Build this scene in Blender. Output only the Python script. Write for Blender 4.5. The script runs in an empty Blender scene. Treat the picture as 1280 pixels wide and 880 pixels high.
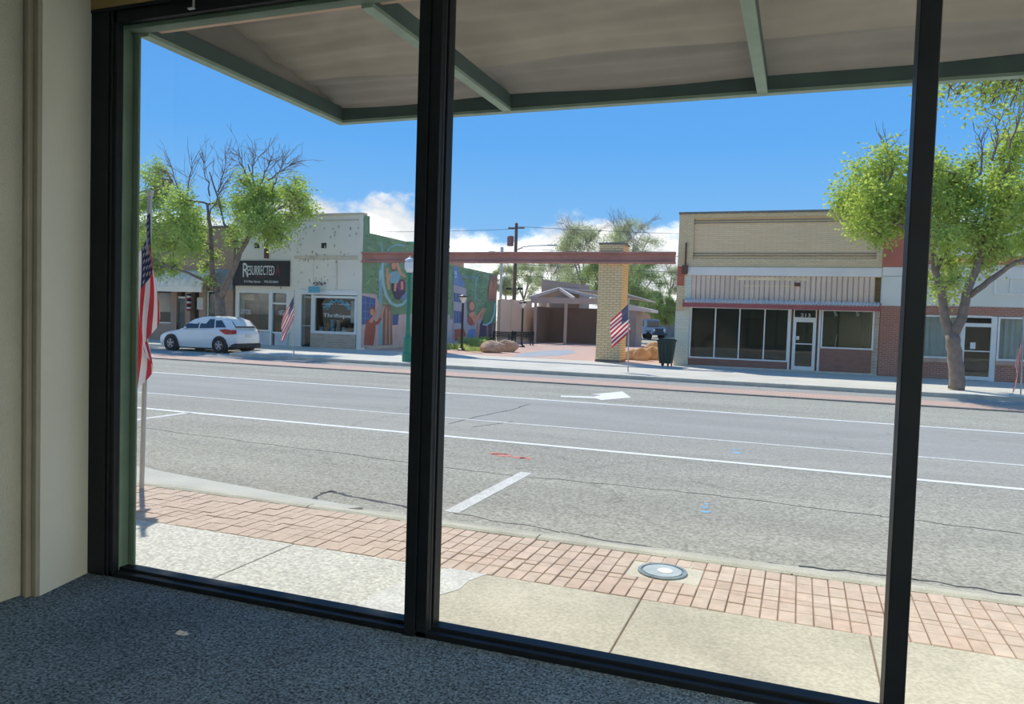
import bpy, bmesh, math, random
import numpy as np
from mathutils import Vector, Matrix
random.seed(7); rng = np.random.default_rng(7)
D = bpy.data; SC = bpy.context.scene; COL = SC.collection
PI = math.pi
# ------------------------------------------------------------------ camera
EYE = 1.75                       # camera height above the pavement
YAW, PITCH, ROLL, FPX = math.radians(20.563), math.radians(-2.470), math.radians(1.819), 958.0
RC = (Matrix.Rotation(YAW, 3, 'Z') @ Matrix.Rotation(PITCH, 3, 'X') @ Matrix.Rotation(PI/2, 3, 'X') @ Matrix.Rotation(ROLL, 3, 'Z'))
cam = D.objects.new('camera', D.cameras.new('camera')); COL.objects.link(cam)
cam.matrix_world = Matrix.Translation((0, 0, EYE)) @ RC.to_4x4()
cam.data.sensor_width = 36; cam.data.lens = FPX/1280*36; cam.data.clip_end = 2000; cam.data.clip_start = .05
SC.camera = cam
def ray(u, v): return RC @ Vector((u-640, -(v-440), -FPX))
def gp(u, v, z=0.):               # point of the ground plane seen there
    d = ray(u, v); t = (z-EYE)/d.z; return Vector((d.x*t, d.y*t, z))
def wp(u, v, Y):                  # point of a plane parallel to the street
    d = ray(u, v); t = Y/d.y; return Vector((d.x*t, Y, EYE+d.z*t))
def xp(u, v, X):                  # point of a plane square to the street
    d = ray(u, v); t = X/d.x; return Vector((X, d.y*t, EYE+d.z*t))
# ------------------------------------------------------------------ colour helpers
def C(h):
    if not isinstance(h, str): return tuple(h)
    h = h.lstrip('#'); o = []
    for i in (0, 2, 4):
        c = int(h[i:i+2], 16)/255; o.append(c/12.92 if c <= .04045 else ((c+.055)/1.055)**2.4)
    return tuple(o)
def C4(h): return tuple(C(h))[:3]+(1,)
# ------------------------------------------------------------------ sky
w = D.worlds.new('sky'); SC.world = w; w.use_nodes = True
nt = w.node_tree; nt.nodes.clear(); N = nt.nodes.new; L = nt.links.new
tc = N('ShaderNodeTexCoord'); sep = N('ShaderNodeSeparateXYZ'); L(tc.outputs['Generated'], sep.inputs[0])
ramp = N('ShaderNodeValToRGB'); L(sep.outputs['Z'], ramp.inputs[0])
e = ramp.color_ramp.elements
e[0].position = 0; e[0].color = (.44, .68, .98, 1); e[1].position = 1; e[1].color = (.07, .25, .68, 1)
for p, c in ((.10, (.26, .575, 1.0, 1)), (.22, (.14, .46, 1.0, 1)), (.40, (.10, .36, .93, 1))):
    x = e.new(p); x.color = c
mp_ = N('ShaderNodeMapping'); mp_.inputs['Scale'].default_value = (1, 1, 1.7); mp_.inputs['Location'].default_value = (.35, .1, .0); L(tc.outputs['Generated'], mp_.inputs[0])
n1 = N('ShaderNodeTexNoise'); n1.inputs['Scale'].default_value = 4.2; n1.inputs['Detail'].default_value = 9; n1.inputs['Roughness'].default_value = .6; L(mp_.outputs[0], n1.inputs[0])
bias = N('ShaderNodeMapRange'); bias.inputs[1].default_value = .03; bias.inputs[2].default_value = .19; bias.inputs[3].default_value = .30; bias.inputs[4].default_value = -.20; L(sep.outputs['Z'], bias.inputs[0])
ad = N('ShaderNodeMath'); ad.operation = 'ADD'; L(n1.outputs[0], ad.inputs[0]); L(bias.outputs[0], ad.inputs[1])
den = N('ShaderNodeMapRange'); den.interpolation_type = 'SMOOTHSTEP'; den.inputs[1].default_value = .50; den.inputs[2].default_value = .60; L(ad.outputs[0], den.inputs[0])
n2 = N('ShaderNodeTexNoise'); n2.inputs['Scale'].default_value = 11; n2.inputs['Detail'].default_value = 7; L(mp_.outputs[0], n2.inputs[0])
crp = N('ShaderNodeValToRGB'); L(n2.outputs[0], crp.inputs[0])
crp.color_ramp.elements[0].position = .34; crp.color_ramp.elements[0].color = (.80, .84, .90, 1); crp.color_ramp.elements[1].position = .70; crp.color_ramp.elements[1].color = (2.6, 2.6, 2.55, 1); x = crp.color_ramp.elements.new(.50); x.color = (1.0, 1.02, 1.04, 1)
mixc = N('ShaderNodeMix'); mixc.data_type = 'RGBA'; L(den.outputs[0], mixc.inputs[0]); L(ramp.outputs[0], mixc.inputs[6]); L(crp.outputs[0], mixc.inputs[7])
bg = N('ShaderNodeBackground'); bg.inputs[1].default_value = 1.0; L(mixc.outputs[2], bg.inputs[0])
wo = N('ShaderNodeOutputWorld'); L(bg.outputs[0], wo.inputs[0])
# ------------------------------------------------------------------ sun, lamps, exposure
SUN_DIR = Vector((-.58, .57, 1.0)).normalized()     # towards the sun
sl = D.lights.new('sun', 'SUN'); sl.energy = 4.7; sl.angle = math.radians(.6); sl.color = (1, .965, .90)
so = D.objects.new('sun', sl); COL.objects.link(so); so.location = SUN_DIR*60
so.rotation_euler = SUN_DIR.to_track_quat('Z', 'Y').to_euler()
for i, (lx, ly) in enumerate(((4.4, -.2), (5.6, -2.6))):     # added fill lights, unseen behind the camera, to brighten the shop inside
    a = D.lights.new('shop_fill', 'AREA'); a.shape = 'RECTANGLE'; a.size = 1.2; a.size_y = .6; a.energy = 400; a.color = (.97, 1, .90)
    ao = D.objects.new('shop_fill', a); COL.objects.link(ao); ao.location = (lx, ly, 3.72)
SC.view_settings.view_transform = 'Standard'; SC.view_settings.look = 'None'; SC.view_settings.gamma = 1; SC.view_settings.use_curve_mapping = False
SC.view_settings.exposure = 0.0
# ------------------------------------------------------------------ materials
def new_mat(name):
    m = D.materials.new(name); m.use_nodes = True; t = m.node_tree
    return m, t, t.nodes['Principled BSDF'], t.nodes.new, t.links.new
def mat(name, col, rough=.7, var=.12, scale=3., bump=0., bscale=40., metal=0., col2=None, spec=.35, fine=0., fscale=60.):
    """plain surface; large soft mottling (var/col2 at `scale`), fine speckle, relief"""
    m, t, b, N, L = new_mat(name); c = C(col)
    b.inputs['Roughness'].default_value = rough; b.inputs['Metallic'].default_value = metal; b.inputs['Specular IOR Level'].default_value = spec
    tc = N('ShaderNodeTexCoord'); n = N('ShaderNodeTexNoise'); n.inputs['Scale'].default_value = scale; n.inputs['Detail'].default_value = 6; L(tc.outputs['Object'], n.inputs[0])
    r = N('ShaderNodeMapRange'); r.inputs[1].default_value = .32; r.inputs[2].default_value = .68; L(n.outputs[0], r.inputs[0])
    mx = N('ShaderNodeMix'); mx.data_type = 'RGBA'; L(r.outputs[0], mx.inputs[0])
    c2 = C(col2) if col2 else tuple(min(1, x*(1+var)) for x in c); c1 = c if col2 else tuple(x*(1-var) for x in c)
    mx.inputs[6].default_value = c1+(1,); mx.inputs[7].default_value = c2+(1,); out = mx.outputs[2]
    if fine:
        f = N('ShaderNodeTexNoise'); f.inputs['Scale'].default_value = fscale; f.inputs['Detail'].default_value = 3; L(tc.outputs['Object'], f.inputs[0])
        fr = N('ShaderNodeMapRange'); fr.inputs[1].default_value = .3; fr.inputs[2].default_value = .7; fr.inputs[3].default_value = 1-fine; fr.inputs[4].default_value = 1+fine; L(f.outputs[0], fr.inputs[0])
        mm = N('ShaderNodeMix'); mm.data_type = 'RGBA'; mm.blend_type = 'MULTIPLY'; mm.inputs[0].default_value = 1; L(out, mm.inputs[6]); L(fr.outputs[0], mm.inputs[7]); out = mm.outputs[2]
    L(out, b.inputs['Base Color'])
    if bump:
        bn = N('ShaderNodeTexNoise'); bn.inputs['Scale'].default_value = bscale; bn.inputs['Detail'].default_value = 4; L(tc.outputs['Object'], bn.inputs[0])
        bp = N('ShaderNodeBump'); bp.inputs['Strength'].default_value = bump; bp.inputs['Distance'].default_value = .02; L(bn.outputs[0], bp.inputs['Height']); L(bp.outputs[0], b.inputs['Normal'])
    return m
def brick(name, c1, c2, mortar, bw=.2, bh=.067, axis='x', msize=.012, rough=.85, flat=False, stain=None, smooth=.1):
    m, t, b, N, L = new_mat(name); b.inputs['Roughness'].default_value = rough; b.inputs['Specular IOR Level'].default_value = .2
    g = N('ShaderNodeNewGeometry'); s = N('ShaderNodeSeparateXYZ'); L(g.outputs['Position'], s.inputs[0])
    cb = N('ShaderNodeCombineXYZ'); L(s.outputs['X' if axis == 'x' or flat else 'Y'], cb.inputs[0]); L(s.outputs['Y' if flat else 'Z'], cb.inputs[1])
    if axis == 'xy':
        a = N('ShaderNodeMath'); a.operation = 'ADD'; L(s.outputs['X'], a.inputs[0]); L(s.outputs['Y'], a.inputs[1]); L(a.outputs[0], cb.inputs[0])
    br = N('ShaderNodeTexBrick'); br.inputs['Color1'].default_value = C4(c1); br.inputs['Color2'].default_value = C4(c2); br.inputs['Mortar'].default_value = C4(mortar)
    br.inputs['Scale'].default_value = 1; br.inputs['Brick Width'].default_value = bw; br.inputs['Row Height'].default_value = bh; br.inputs['Mortar Size'].default_value = msize; br.inputs['Mortar Smooth'].default_value = smooth
    L(cb.outputs[0], br.inputs[0]); out = br.outputs[0]
    n = N('ShaderNodeTexNoise'); n.inputs['Scale'].default_value = 1.1; n.inputs['Detail'].default_value = 6; L(g.outputs['Position'], n.inputs[0])
    r = N('ShaderNodeMapRange'); r.inputs[1].default_value = .45; r.inputs[2].default_value = .7; r.inputs[4].default_value = .45; L(n.outputs[0], r.inputs[0])
    mx = N('ShaderNodeMix'); mx.data_type = 'RGBA'; L(r.outputs[0], mx.inputs[0]); L(out, mx.inputs[6]); mx.inputs[7].default_value = C4(stain or c2)
    L(mx.outputs[2], b.inputs['Base Color'])
    bp = N('ShaderNodeBump'); bp.inputs['Strength'].default_value = .5; bp.inputs['Distance'].default_value = .01; bp.invert = True; L(br.outputs['Fac'], bp.inputs['Height']); L(bp.outputs[0], b.inputs['Normal'])
    return m
def glass(name, tint=(.97, .98, .97), refl=1.0, dust=0.):
    m, t, b, N, L = new_mat(name); t.nodes.remove(b)
    o = t.nodes['Material Output']; tr = N('ShaderNodeBsdfTransparent'); tr.inputs[0].default_value = tuple(tint)+(1,)
    gl = N('ShaderNodeBsdfGlossy'); gl.inputs['Roughness'].default_value = .01
    fr = N('ShaderNodeFresnel'); ge = N('ShaderNodeNewGeometry'); io = N('ShaderNodeMapRange'); io.inputs[3].default_value = 1.5; io.inputs[4].default_value = 1/1.5; L(ge.outputs['Backfacing'], io.inputs[0]); L(io.outputs[0], fr.inputs[0])
    ml = N('ShaderNodeMath'); ml.operation = 'MULTIPLY'; ml.inputs[1].default_value = refl; L(fr.outputs[0], ml.inputs[0])
    mx = N('ShaderNodeMixShader'); L(ml.outputs[0], mx.inputs[0]); L(tr.outputs[0], mx.inputs[1]); L(gl.outputs[0], mx.inputs[2])
    last = mx
    if dust:
        df = N('ShaderNodeBsdfDiffuse'); df.inputs[0].default_value = (.8, .8, .78, 1); m2 = N('ShaderNodeMixShader'); m2.inputs[0].default_value = dust; L(mx.outputs[0], m2.inputs[1]); L(df.outputs[0], m2.inputs[2]); last = m2
    L(last.outputs[0], o.inputs[0]); return m
def leaf(name, c1, c2, trans=.5):
    m, t, b, N, L = new_mat(name); t.nodes.remove(b); o = t.nodes['Material Output']
    g = N('ShaderNodeNewGeometry'); n = N('ShaderNodeTexNoise'); n.inputs['Scale'].default_value = 2.2; n.inputs['Detail'].default_value = 4; L(g.outputs['Position'], n.inputs[0])
    r = N('ShaderNodeMapRange'); r.inputs[1].default_value = .35; r.inputs[2].default_value = .65; L(n.outputs[0], r.inputs[0])
    mx = N('ShaderNodeMix'); mx.data_type = 'RGBA'; L(r.outputs[0], mx.inputs[0]); mx.inputs[6].default_value = C4(c1); mx.inputs[7].default_value = C4(c2)
    d = N('ShaderNodeBsdfDiffuse'); tl = N('ShaderNodeBsdfTranslucent'); L(mx.outputs[2], d.inputs[0])
    br = N('ShaderNodeMix'); br.data_type = 'RGBA'; br.blend_type = 'MULTIPLY'; br.inputs[0].default_value = 1; L(mx.outputs[2], br.inputs[6]); br.inputs[7].default_value = (1.1, 1.15, .72, 1); L(br.outputs[2], tl.inputs[0])
    s = N('ShaderNodeMixShader'); s.inputs[0].default_value = trans; L(d.outputs[0], s.inputs[1]); L(tl.outputs[0], s.inputs[2]); L(s.outputs[0], o.inputs[0]); return m
def cloth(name, col, trans=.3, var=.06, scale=6):
    m, t, b, N, L = new_mat(name); o = t.nodes['Material Output']; c = C(col)
    b.inputs['Base Color'].default_value = c+(1,); b.inputs['Roughness'].default_value = .85; b.inputs['Specular IOR Level'].default_value = .1
    tl = N('ShaderNodeBsdfTranslucent'); tl.inputs[0].default_value = c+(1,); s = N('ShaderNodeMixShader'); s.inputs[0].default_value = trans
    tc = N('ShaderNodeTexCoord'); n = N('ShaderNodeTexNoise'); n.inputs['Scale'].default_value = scale; n.inputs['Detail'].default_value = 5; L(tc.outputs['Object'], n.inputs[0])
    mx = N('ShaderNodeMix'); mx.data_type = 'RGBA'; L(n.outputs[0], mx.inputs[0]); mx.inputs[6].default_value = tuple(x*(1-2*var) for x in c)+(1,); mx.inputs[7].default_value = tuple(min(1, x*(1+2*var)) for x in c)+(1,)
    L(mx.outputs[2], b.inputs['Base Color']); L(mx.outputs[2], tl.inputs[0])
    L(b.outputs[0], s.inputs[1]); L(tl.outputs[0], s.inputs[2]); L(s.outputs[0], o.inputs[0]); return m
def asphalt(name, c1, c2, speck=.22, cracks=True):
    m, t, b, N, L = new_mat(name); b.inputs['Roughness'].default_value = .95; b.inputs['Specular IOR Level'].default_value = .05
    g = N('ShaderNodeNewGeometry'); mpn = N('ShaderNodeMapping'); mpn.inputs['Scale'].default_value = (.22, 1.1, 1); L(g.outputs['Position'], mpn.inputs[0])
    n = N('ShaderNodeTexNoise'); n.inputs['Scale'].default_value = 1; n.inputs['Detail'].default_value = 7; L(mpn.outputs[0], n.inputs[0])
    r = N('ShaderNodeMapRange'); r.inputs[1].default_value = .35; r.inputs[2].default_value = .66; L(n.outputs[0], r.inputs[0])
    mx = N('ShaderNodeMix'); mx.data_type = 'RGBA'; L(r.outputs[0], mx.inputs[0]); mx.inputs[6].default_value = C4(c1); mx.inputs[7].default_value = C4(c2)
    f = N('ShaderNodeTexNoise'); f.inputs['Scale'].default_value = 34; f.inputs['Detail'].default_value = 3; L(g.outputs['Position'], f.inputs[0])
    fr = N('ShaderNodeMapRange'); fr.inputs[1].default_value = .3; fr.inputs[2].default_value = .7; fr.inputs[3].default_value = 1-speck; fr.inputs[4].default_value = 1+speck; L(f.outputs[0], fr.inputs[0])
    mm = N('ShaderNodeMix'); mm.data_type = 'RGBA'; mm.blend_type = 'MULTIPLY'; mm.inputs[0].default_value = 1; L(mx.outputs[2], mm.inputs[6]); L(fr.outputs[0], mm.inputs[7]); out = mm.outputs[2]
    if cracks:
        dn = N('ShaderNodeTexNoise'); dn.inputs['Scale'].default_value = 1.5; dn.inputs['Detail'].default_value = 5; L(g.outputs['Position'], dn.inputs[0])
        va = N('ShaderNodeVectorMath'); va.operation = 'MULTIPLY_ADD'; va.inputs[1].default_value = (.9, .9, .9); L(dn.outputs[1], va.inputs[0]); L(g.outputs['Position'], va.inputs[2])
        m2 = N('ShaderNodeMapping'); m2.inputs['Scale'].default_value = (.16, .42, 0); L(va.outputs[0], m2.inputs[0])
        v = N('ShaderNodeTexVoronoi'); v.feature = 'DISTANCE_TO_EDGE'; v.inputs['Scale'].default_value = 1; L(m2.outputs[0], v.inputs[0])
        cr = N('ShaderNodeMapRange'); cr.inputs[1].default_value = .0; cr.inputs[2].default_value = .005; cr.inputs[3].default_value = .80; cr.inputs[4].default_value = 1; L(v.outputs[0], cr.inputs[0])
        m3 = N('ShaderNodeMix'); m3.data_type = 'RGBA'; m3.blend_type = 'MULTIPLY'; m3.inputs[0].default_value = 1; L(out, m3.inputs[6]); L(cr.outputs[0], m3.inputs[7]); out = m3.outputs[2]
    L(out, b.inputs['Base Color'])
    bp = N('ShaderNodeBump'); bp.inputs['Strength'].default_value = .35; bp.inputs['Distance'].default_value = .008; L(f.outputs[0], bp.inputs['Height']); L(bp.outputs[0], b.inputs['Normal'])
    return m
def paver_mat(name, cols):
    m, t, b, N, L = new_mat(name); b.inputs['Roughness'].default_value = .9; b.inputs['Specular IOR Level'].default_value = .2
    oi = N('ShaderNodeObjectInfo'); rp = N('ShaderNodeValToRGB'); L(oi.outputs['Random'], rp.inputs[0])
    el = rp.color_ramp.elements; el[0].color = C4(cols[0]); el[1].color = C4(cols[-1])
    for i, c in enumerate(cols[1:-1]): x = el.new((i+1)/(len(cols)-1)); x.color = C4(c)
    g = N('ShaderNodeNewGeometry'); f = N('ShaderNodeTexNoise'); f.inputs['Scale'].default_value = 9; f.inputs['Detail'].default_value = 8; f.inputs['Roughness'].default_value = .7; L(g.outputs['Position'], f.inputs[0])
    fr = N('ShaderNodeMapRange'); fr.inputs[1].default_value = .3; fr.inputs[2].default_value = .7; fr.inputs[3].default_value = .84; fr.inputs[4].default_value = 1.16; L(f.outputs[0], fr.inputs[0])
    mm = N('ShaderNodeMix'); mm.data_type = 'RGBA'; mm.blend_type = 'MULTIPLY'; mm.inputs[0].default_value = 1; L(rp.outputs[0], mm.inputs[6]); L(fr.outputs[0], mm.inputs[7])
    p = N('ShaderNodeTexNoise'); p.inputs['Scale'].default_value = 2.3; p.inputs['Detail'].default_value = 9; p.inputs['Roughness'].default_value = .75; L(g.outputs['Position'], p.inputs[0])
    pr = N('ShaderNodeMapRange'); pr.inputs[1].default_value = .62; pr.inputs[2].default_value = .72; pr.inputs[4].default_value = .5; L(p.outputs[0], pr.inputs[0])
    m2 = N('ShaderNodeMix'); m2.data_type = 'RGBA'; L(pr.outputs[0], m2.inputs[0]); L(mm.outputs[2], m2.inputs[6]); m2.inputs[7].default_value = C4('#dccbbb')
    L(m2.outputs[2], b.inputs['Base Color']); return m
M = {}
M['cream_wall'] = mat('cream_wall', '#b2b0a3', .8, .05, 2, .5, 90)
M['trim_brown'] = mat('trim_brown', '#8d8779', .7, .1, 4)
M['cream_smooth'] = mat('cream_smooth', '#c1c0b5', .6, .05, 1.5, .1, 30)
M['carpet'] = mat('carpet', (.135, .185, .235), .98, .2, 1.2, .9, 110, spec=.05, fine=.8, fscale=75)
M['black_metal'] = mat('black_metal', '#13171c', .5, .2, 8, spec=.25)
M['green_jamb'] = mat('green_jamb', '#5f7363', .6, .15, 5)
M['lintel_wood'] = mat('lintel_wood', '#8a7448', .7, .2, 4)
M['ceiling'] = mat('ceiling', '#d8d4c8', .9)
M['window_glass'] = glass('window_glass', (.97, .975, .97), .6)
M['shop_glass'] = glass('shop_glass', (.80, .86, .86), 1.0)
M['green_lit'] = mat('green_lit', '#8ea392', .5, .12, 6)
M['green_shaded'] = mat('green_shaded', '#4b615f', .55, .12, 6)
M['canvas'] = cloth('canvas', (.37, .33, .27), .06, .10, 3)
M['canvas2'] = cloth('canvas2', (.295, .273, .245), .05, .10, 3)
M['beige_trim'] = mat('beige_trim', '#c4a894', .7)
M['stucco_ext'] = mat('stucco_ext', (.30, .25, .19), .9, .1, 2, .3)
M['slab_white'] = mat('slab_white', '#d0ccbe', .95, .05, 2.5, .5, 60, fine=.30, fscale=42, spec=.2)
M['slab_tan'] = mat('slab_tan', '#b7b09c', .95, .1, 1.6, .3, 60, col2='#cac2ae', fine=.17, fscale=48, spec=.2)
M['slab_far'] = mat('slab_far', '#cfc8b8', .95, .08, .6, spec=.2)
M['curb'] = mat('curb', '#c3beab', .95, .12, 3, .4, 80, fine=.15, fscale=90, spec=.2)
M['gutter'] = mat('gutter', '#b9b5a6', .95, .12, 2, .4, 80, fine=.18, fscale=90, spec=.2)
M['apron'] = mat('apron', '#c6c3b6', .95, .08, 2, .4, 80, fine=.15, fscale=90, spec=.2)
M['paver'] = paver_mat('paver', [(.60, .46, .36), (.63, .50, .39), (.57, .43, .33), (.65, .52, .41), (.61, .45, .35), (.59, .47, .37), (.67, .51, .40)])
M['joint'] = mat('joint', '#96806f', 1, .1, 10)
M['asphalt_coarse'] = asphalt('asphalt_coarse', '#9e9a8d', '#aba798', .34)
M['asphalt_smooth'] = asphalt('asphalt_smooth', '#a09c91', '#aaa699', .2)
M['asphalt_blue'] = asphalt('asphalt_blue', '#9e9b92', '#a7a49b', .12)
M['road_paint'] = mat('road_paint', '#e6e4dc', .8, .06, 6, fine=.08)
M['old_paint'] = mat('old_paint', '#cfccc2', .8, .10, 6, fine=.2, fscale=40)
M['red_mark'] = mat('red_mark', '#c98877', .9, .1, 8)
M['blue_mark'] = mat('blue_mark', '#87b4cf', .9, .1, 8)
M['red_band'] = brick('red_band', '#ccae9b', '#c4a28f', '#b59d8e', .2, .1, flat=True)
M['plaza'] = brick('plaza', '#cfae9d', '#c6a08d', '#b8a294', .22, .11, flat=True, stain='#d3b3a2')
M['plaza_blue'] = mat('plaza_blue', '#9fa6ac', .9, .08, 1)
M['gravel'] = mat('gravel', '#c8b48f', .95, .15, 3, .6, 30, fine=.2, fscale=20)
M['dirt'] = mat('dirt', '#b3a68c', .95, .15, .2)
M['cream_stucco'] = mat('cream_stucco', (.88, .80, .65), .9, .03, .8, .2, 20)
M['peeling'] = mat('peeling', (.50, .44, .33), .9)
M['cream_dark'] = mat('cream_dark', (.70, .60, .43), .9, .12, 2)
M['white_frame'] = mat('white_frame', (.88, .84, .75), .6, .04, 3)
M['gray_board'] = mat('gray_board', (.66, .65, .62), .7, .06, 3)
M['sign_black'] = mat('sign_black', '#25292f', .5, .15, 4)
M['sign_white'] = mat('sign_white', '#eceae2', .6, .03)
M['sign_red'] = mat('sign_red', '#7c3f45', .6)
M['rust'] = mat('rust', '#6b4a40', .8, .2, 6)
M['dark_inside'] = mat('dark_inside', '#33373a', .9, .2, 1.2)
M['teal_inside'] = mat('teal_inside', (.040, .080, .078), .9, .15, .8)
M['brown_brick'] = brick('brown_brick', (.51, .34, .23), (.44, .27, .19), (.41, .32, .25), .2, .07)
M['tan_brick'] = brick('tan_brick', (.87, .66, .38), (.78, .57, .31), (.60, .46, .27), .21, .075, stain=(.74, .55, .31))
M['tan_brick_recess'] = brick('tan_brick_recess', (.94, .68, .40), (.86, .61, .34), (.74, .54, .32), .42, .08, stain=(.82, .58, .34))
M['pillar_brick'] = brick('pillar_brick', (.92, .67, .36), (.84, .59, .30), (.52, .38, .20), .30, .105, axis='xy', msize=.016, stain=(.88, .63, .34))
M['painted_brick'] = brick('painted_brick', (.82, .79, .60), (.75, .72, .55), (.62, .59, .45), .21, .075, stain=(.76, .73, .57))
M['red_brick'] = brick('red_brick', (.48, .17, .12), (.40, .13, .09), (.45, .33, .25), .21, .072, stain=(.43, .16, .10))
M['base_brick'] = brick('base_brick', (.39, .17, .12), (.32, .13, .10), (.30, .19, .14), .21, .072, stain=(.35, .16, .11))
M['thrift_brick'] = brick('thrift_brick', (.62, .46, .33), (.49, .35, .24), (.62, .52, .42), .4, .12, stain=(.52, .38, .28))
M['red_paint'] = mat('red_paint', (.52, .16, .10), .8, .08, 1.5)
M['white_band'] = mat('white_band', (.86, .79, .69), .8, .05, 1.5)
M['pink_siding'] = mat('pink_siding', (.78, .58, .43), .8, .08, .7)
M['siding_groove'] = mat('siding_groove', (.54, .41, .31), .85)
M['streak'] = mat('streak', (.88, .68, .40), .8, .1, 2)
M['red_awning'] = mat('red_awning', (.38, .10, .10), .6, .1, 3)
M['awning_white'] = mat('awning_white', (.88, .76, .66), .6, .1, 3)
M['grey_panel'] = mat('grey_panel', (.80, .77, .67), .9, .05, .8)
M['pink_sill'] = mat('pink_sill', '#c3a18d', .9)
M['curtain'] = mat('curtain', (.78, .76, .70), .9, .08, 3)
M['coping'] = mat('coping', '#7f7c74', .9)
M['beam_red'] = mat('beam_red', (.46, .22, .17), .7, .12, 1.5)
M['metal_awning'] = mat('metal_awning', (.86, .80, .68), .6, .06, 2)
M['door_teal'] = mat('door_teal', '#5b7076', .6)
M['poster'] = mat('poster', '#d9d3c6', .8, .1, 4)
M['blue_gray'] = mat('blue_gray', '#8a949a', .8, .08, 1)
M['tan_fence'] = mat('tan_fence', (.84, .61, .41), .85, .06, .6)
M['pav_dark'] = mat('pav_dark', (.25, .17, .12), .85, .08, .6)
M['pav_grey'] = mat('pav_grey', (.36, .30, .25), .85, .06, .8)
M['pav_beam'] = mat('pav_beam', (.56, .42, .32), .8, .06, 1)
M['pav_roof'] = mat('pav_roof', (.66, .57, .48), .6, .06, 1)
M['bench_black'] = mat('bench_black', '#26302f', .5)
M['lamp_black'] = mat('lamp_black', '#2f2c2d', .5)
M['lamp_green'] = mat('lamp_green', '#2c8168', .45, .08, 3)
M['lamp_glass'] = mat('lamp_glass', '#e7e8e6', .3, .03)
M['boulder'] = mat('boulder', '#ad8f78', .95, .2, 2, .8, 8, col2='#c4ab94')
M['boulder_tan'] = mat('boulder_tan', '#b98f5f', .95, .2, 2, .8, 6, col2='#dbbd93')
M['bin_green'] = mat('bin_green', '#2b4038', .5, .1, 3)
M['rubber'] = mat('rubber', '#1d1e20', .8)
M['alloy'] = mat('alloy', '#9a9ea3', .35, .05, metal=.6)
M['car_white'] = mat('car_white', (.88, .85, .76), .25, .02, 2, spec=.6)
M['car_glass'] = mat('car_glass', '#2b333a', .08, .1, 2, spec=.8)
M['tail_red'] = mat('tail_red', '#c2292f', .25, .1, 6)
M['car_dark'] = mat('car_dark', '#2c2e31', .6)
M['jeep_blue'] = mat('jeep_blue', '#9aa9b8', .35, .05, 2)
M['jeep_dark'] = mat('jeep_dark', '#39434d', .4)
M['wood_pole'] = mat('wood_pole', '#6d5a50', .9, .15, 3)
M['steel'] = mat('steel', '#b4b8b8', .5, .08, 4, metal=.3)
M['transformer'] = mat('transformer', '#8e6a66', .7)
M['wire'] = mat('wire', '#565b60', .8)
M['pole_white'] = mat('pole_white', '#bdb7ad', .5, .05, 6)
M['flag_red'] = cloth('flag_red', '#c3323f', .42)
M['flag_white'] = cloth('flag_white', '#ece4dc', .42)
M['flag_blue'] = cloth('flag_blue', '#2b3158', .3)
M['bark'] = mat('bark', '#86766a', .95, .25, 5, .9, 22)
M['bark_pale'] = mat('bark_pale', '#9c8f84', .95, .2, 4, .5, 12)
M['leaf_near'] = leaf('leaf_near', (.40, .52, .135), (.59, .65, .195), .52)
M['leaf_left'] = leaf('leaf_left', (.37, .49, .155), (.54, .63, .21), .5)
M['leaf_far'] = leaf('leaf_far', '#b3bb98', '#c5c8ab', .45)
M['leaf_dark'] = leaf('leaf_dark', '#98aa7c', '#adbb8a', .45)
M['shrub'] = leaf('shrub', '#a9ba72', '#c3cb90', .4)
M['iron'] = mat('iron', '#8f9a9b', .5, .2, 12, metal=.4)
M['iron_pale'] = mat('iron_pale', '#b4bdbb', .5, .1, 12)
M['concrete_pale'] = mat('concrete_pale', '#cdc5b0', .95, .1, 5, fine=.1)
M['fence_grey'] = mat('fence_grey', '#8d8f94', .8)
M['far_orange'] = mat('far_orange', '#cfa184', .9)
M['cyan_sign'] = mat('cyan_sign', '#62a8bb', .6)
M['teal_metal'] = mat('teal_metal', '#4fae90', .6, .1, 3)
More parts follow.
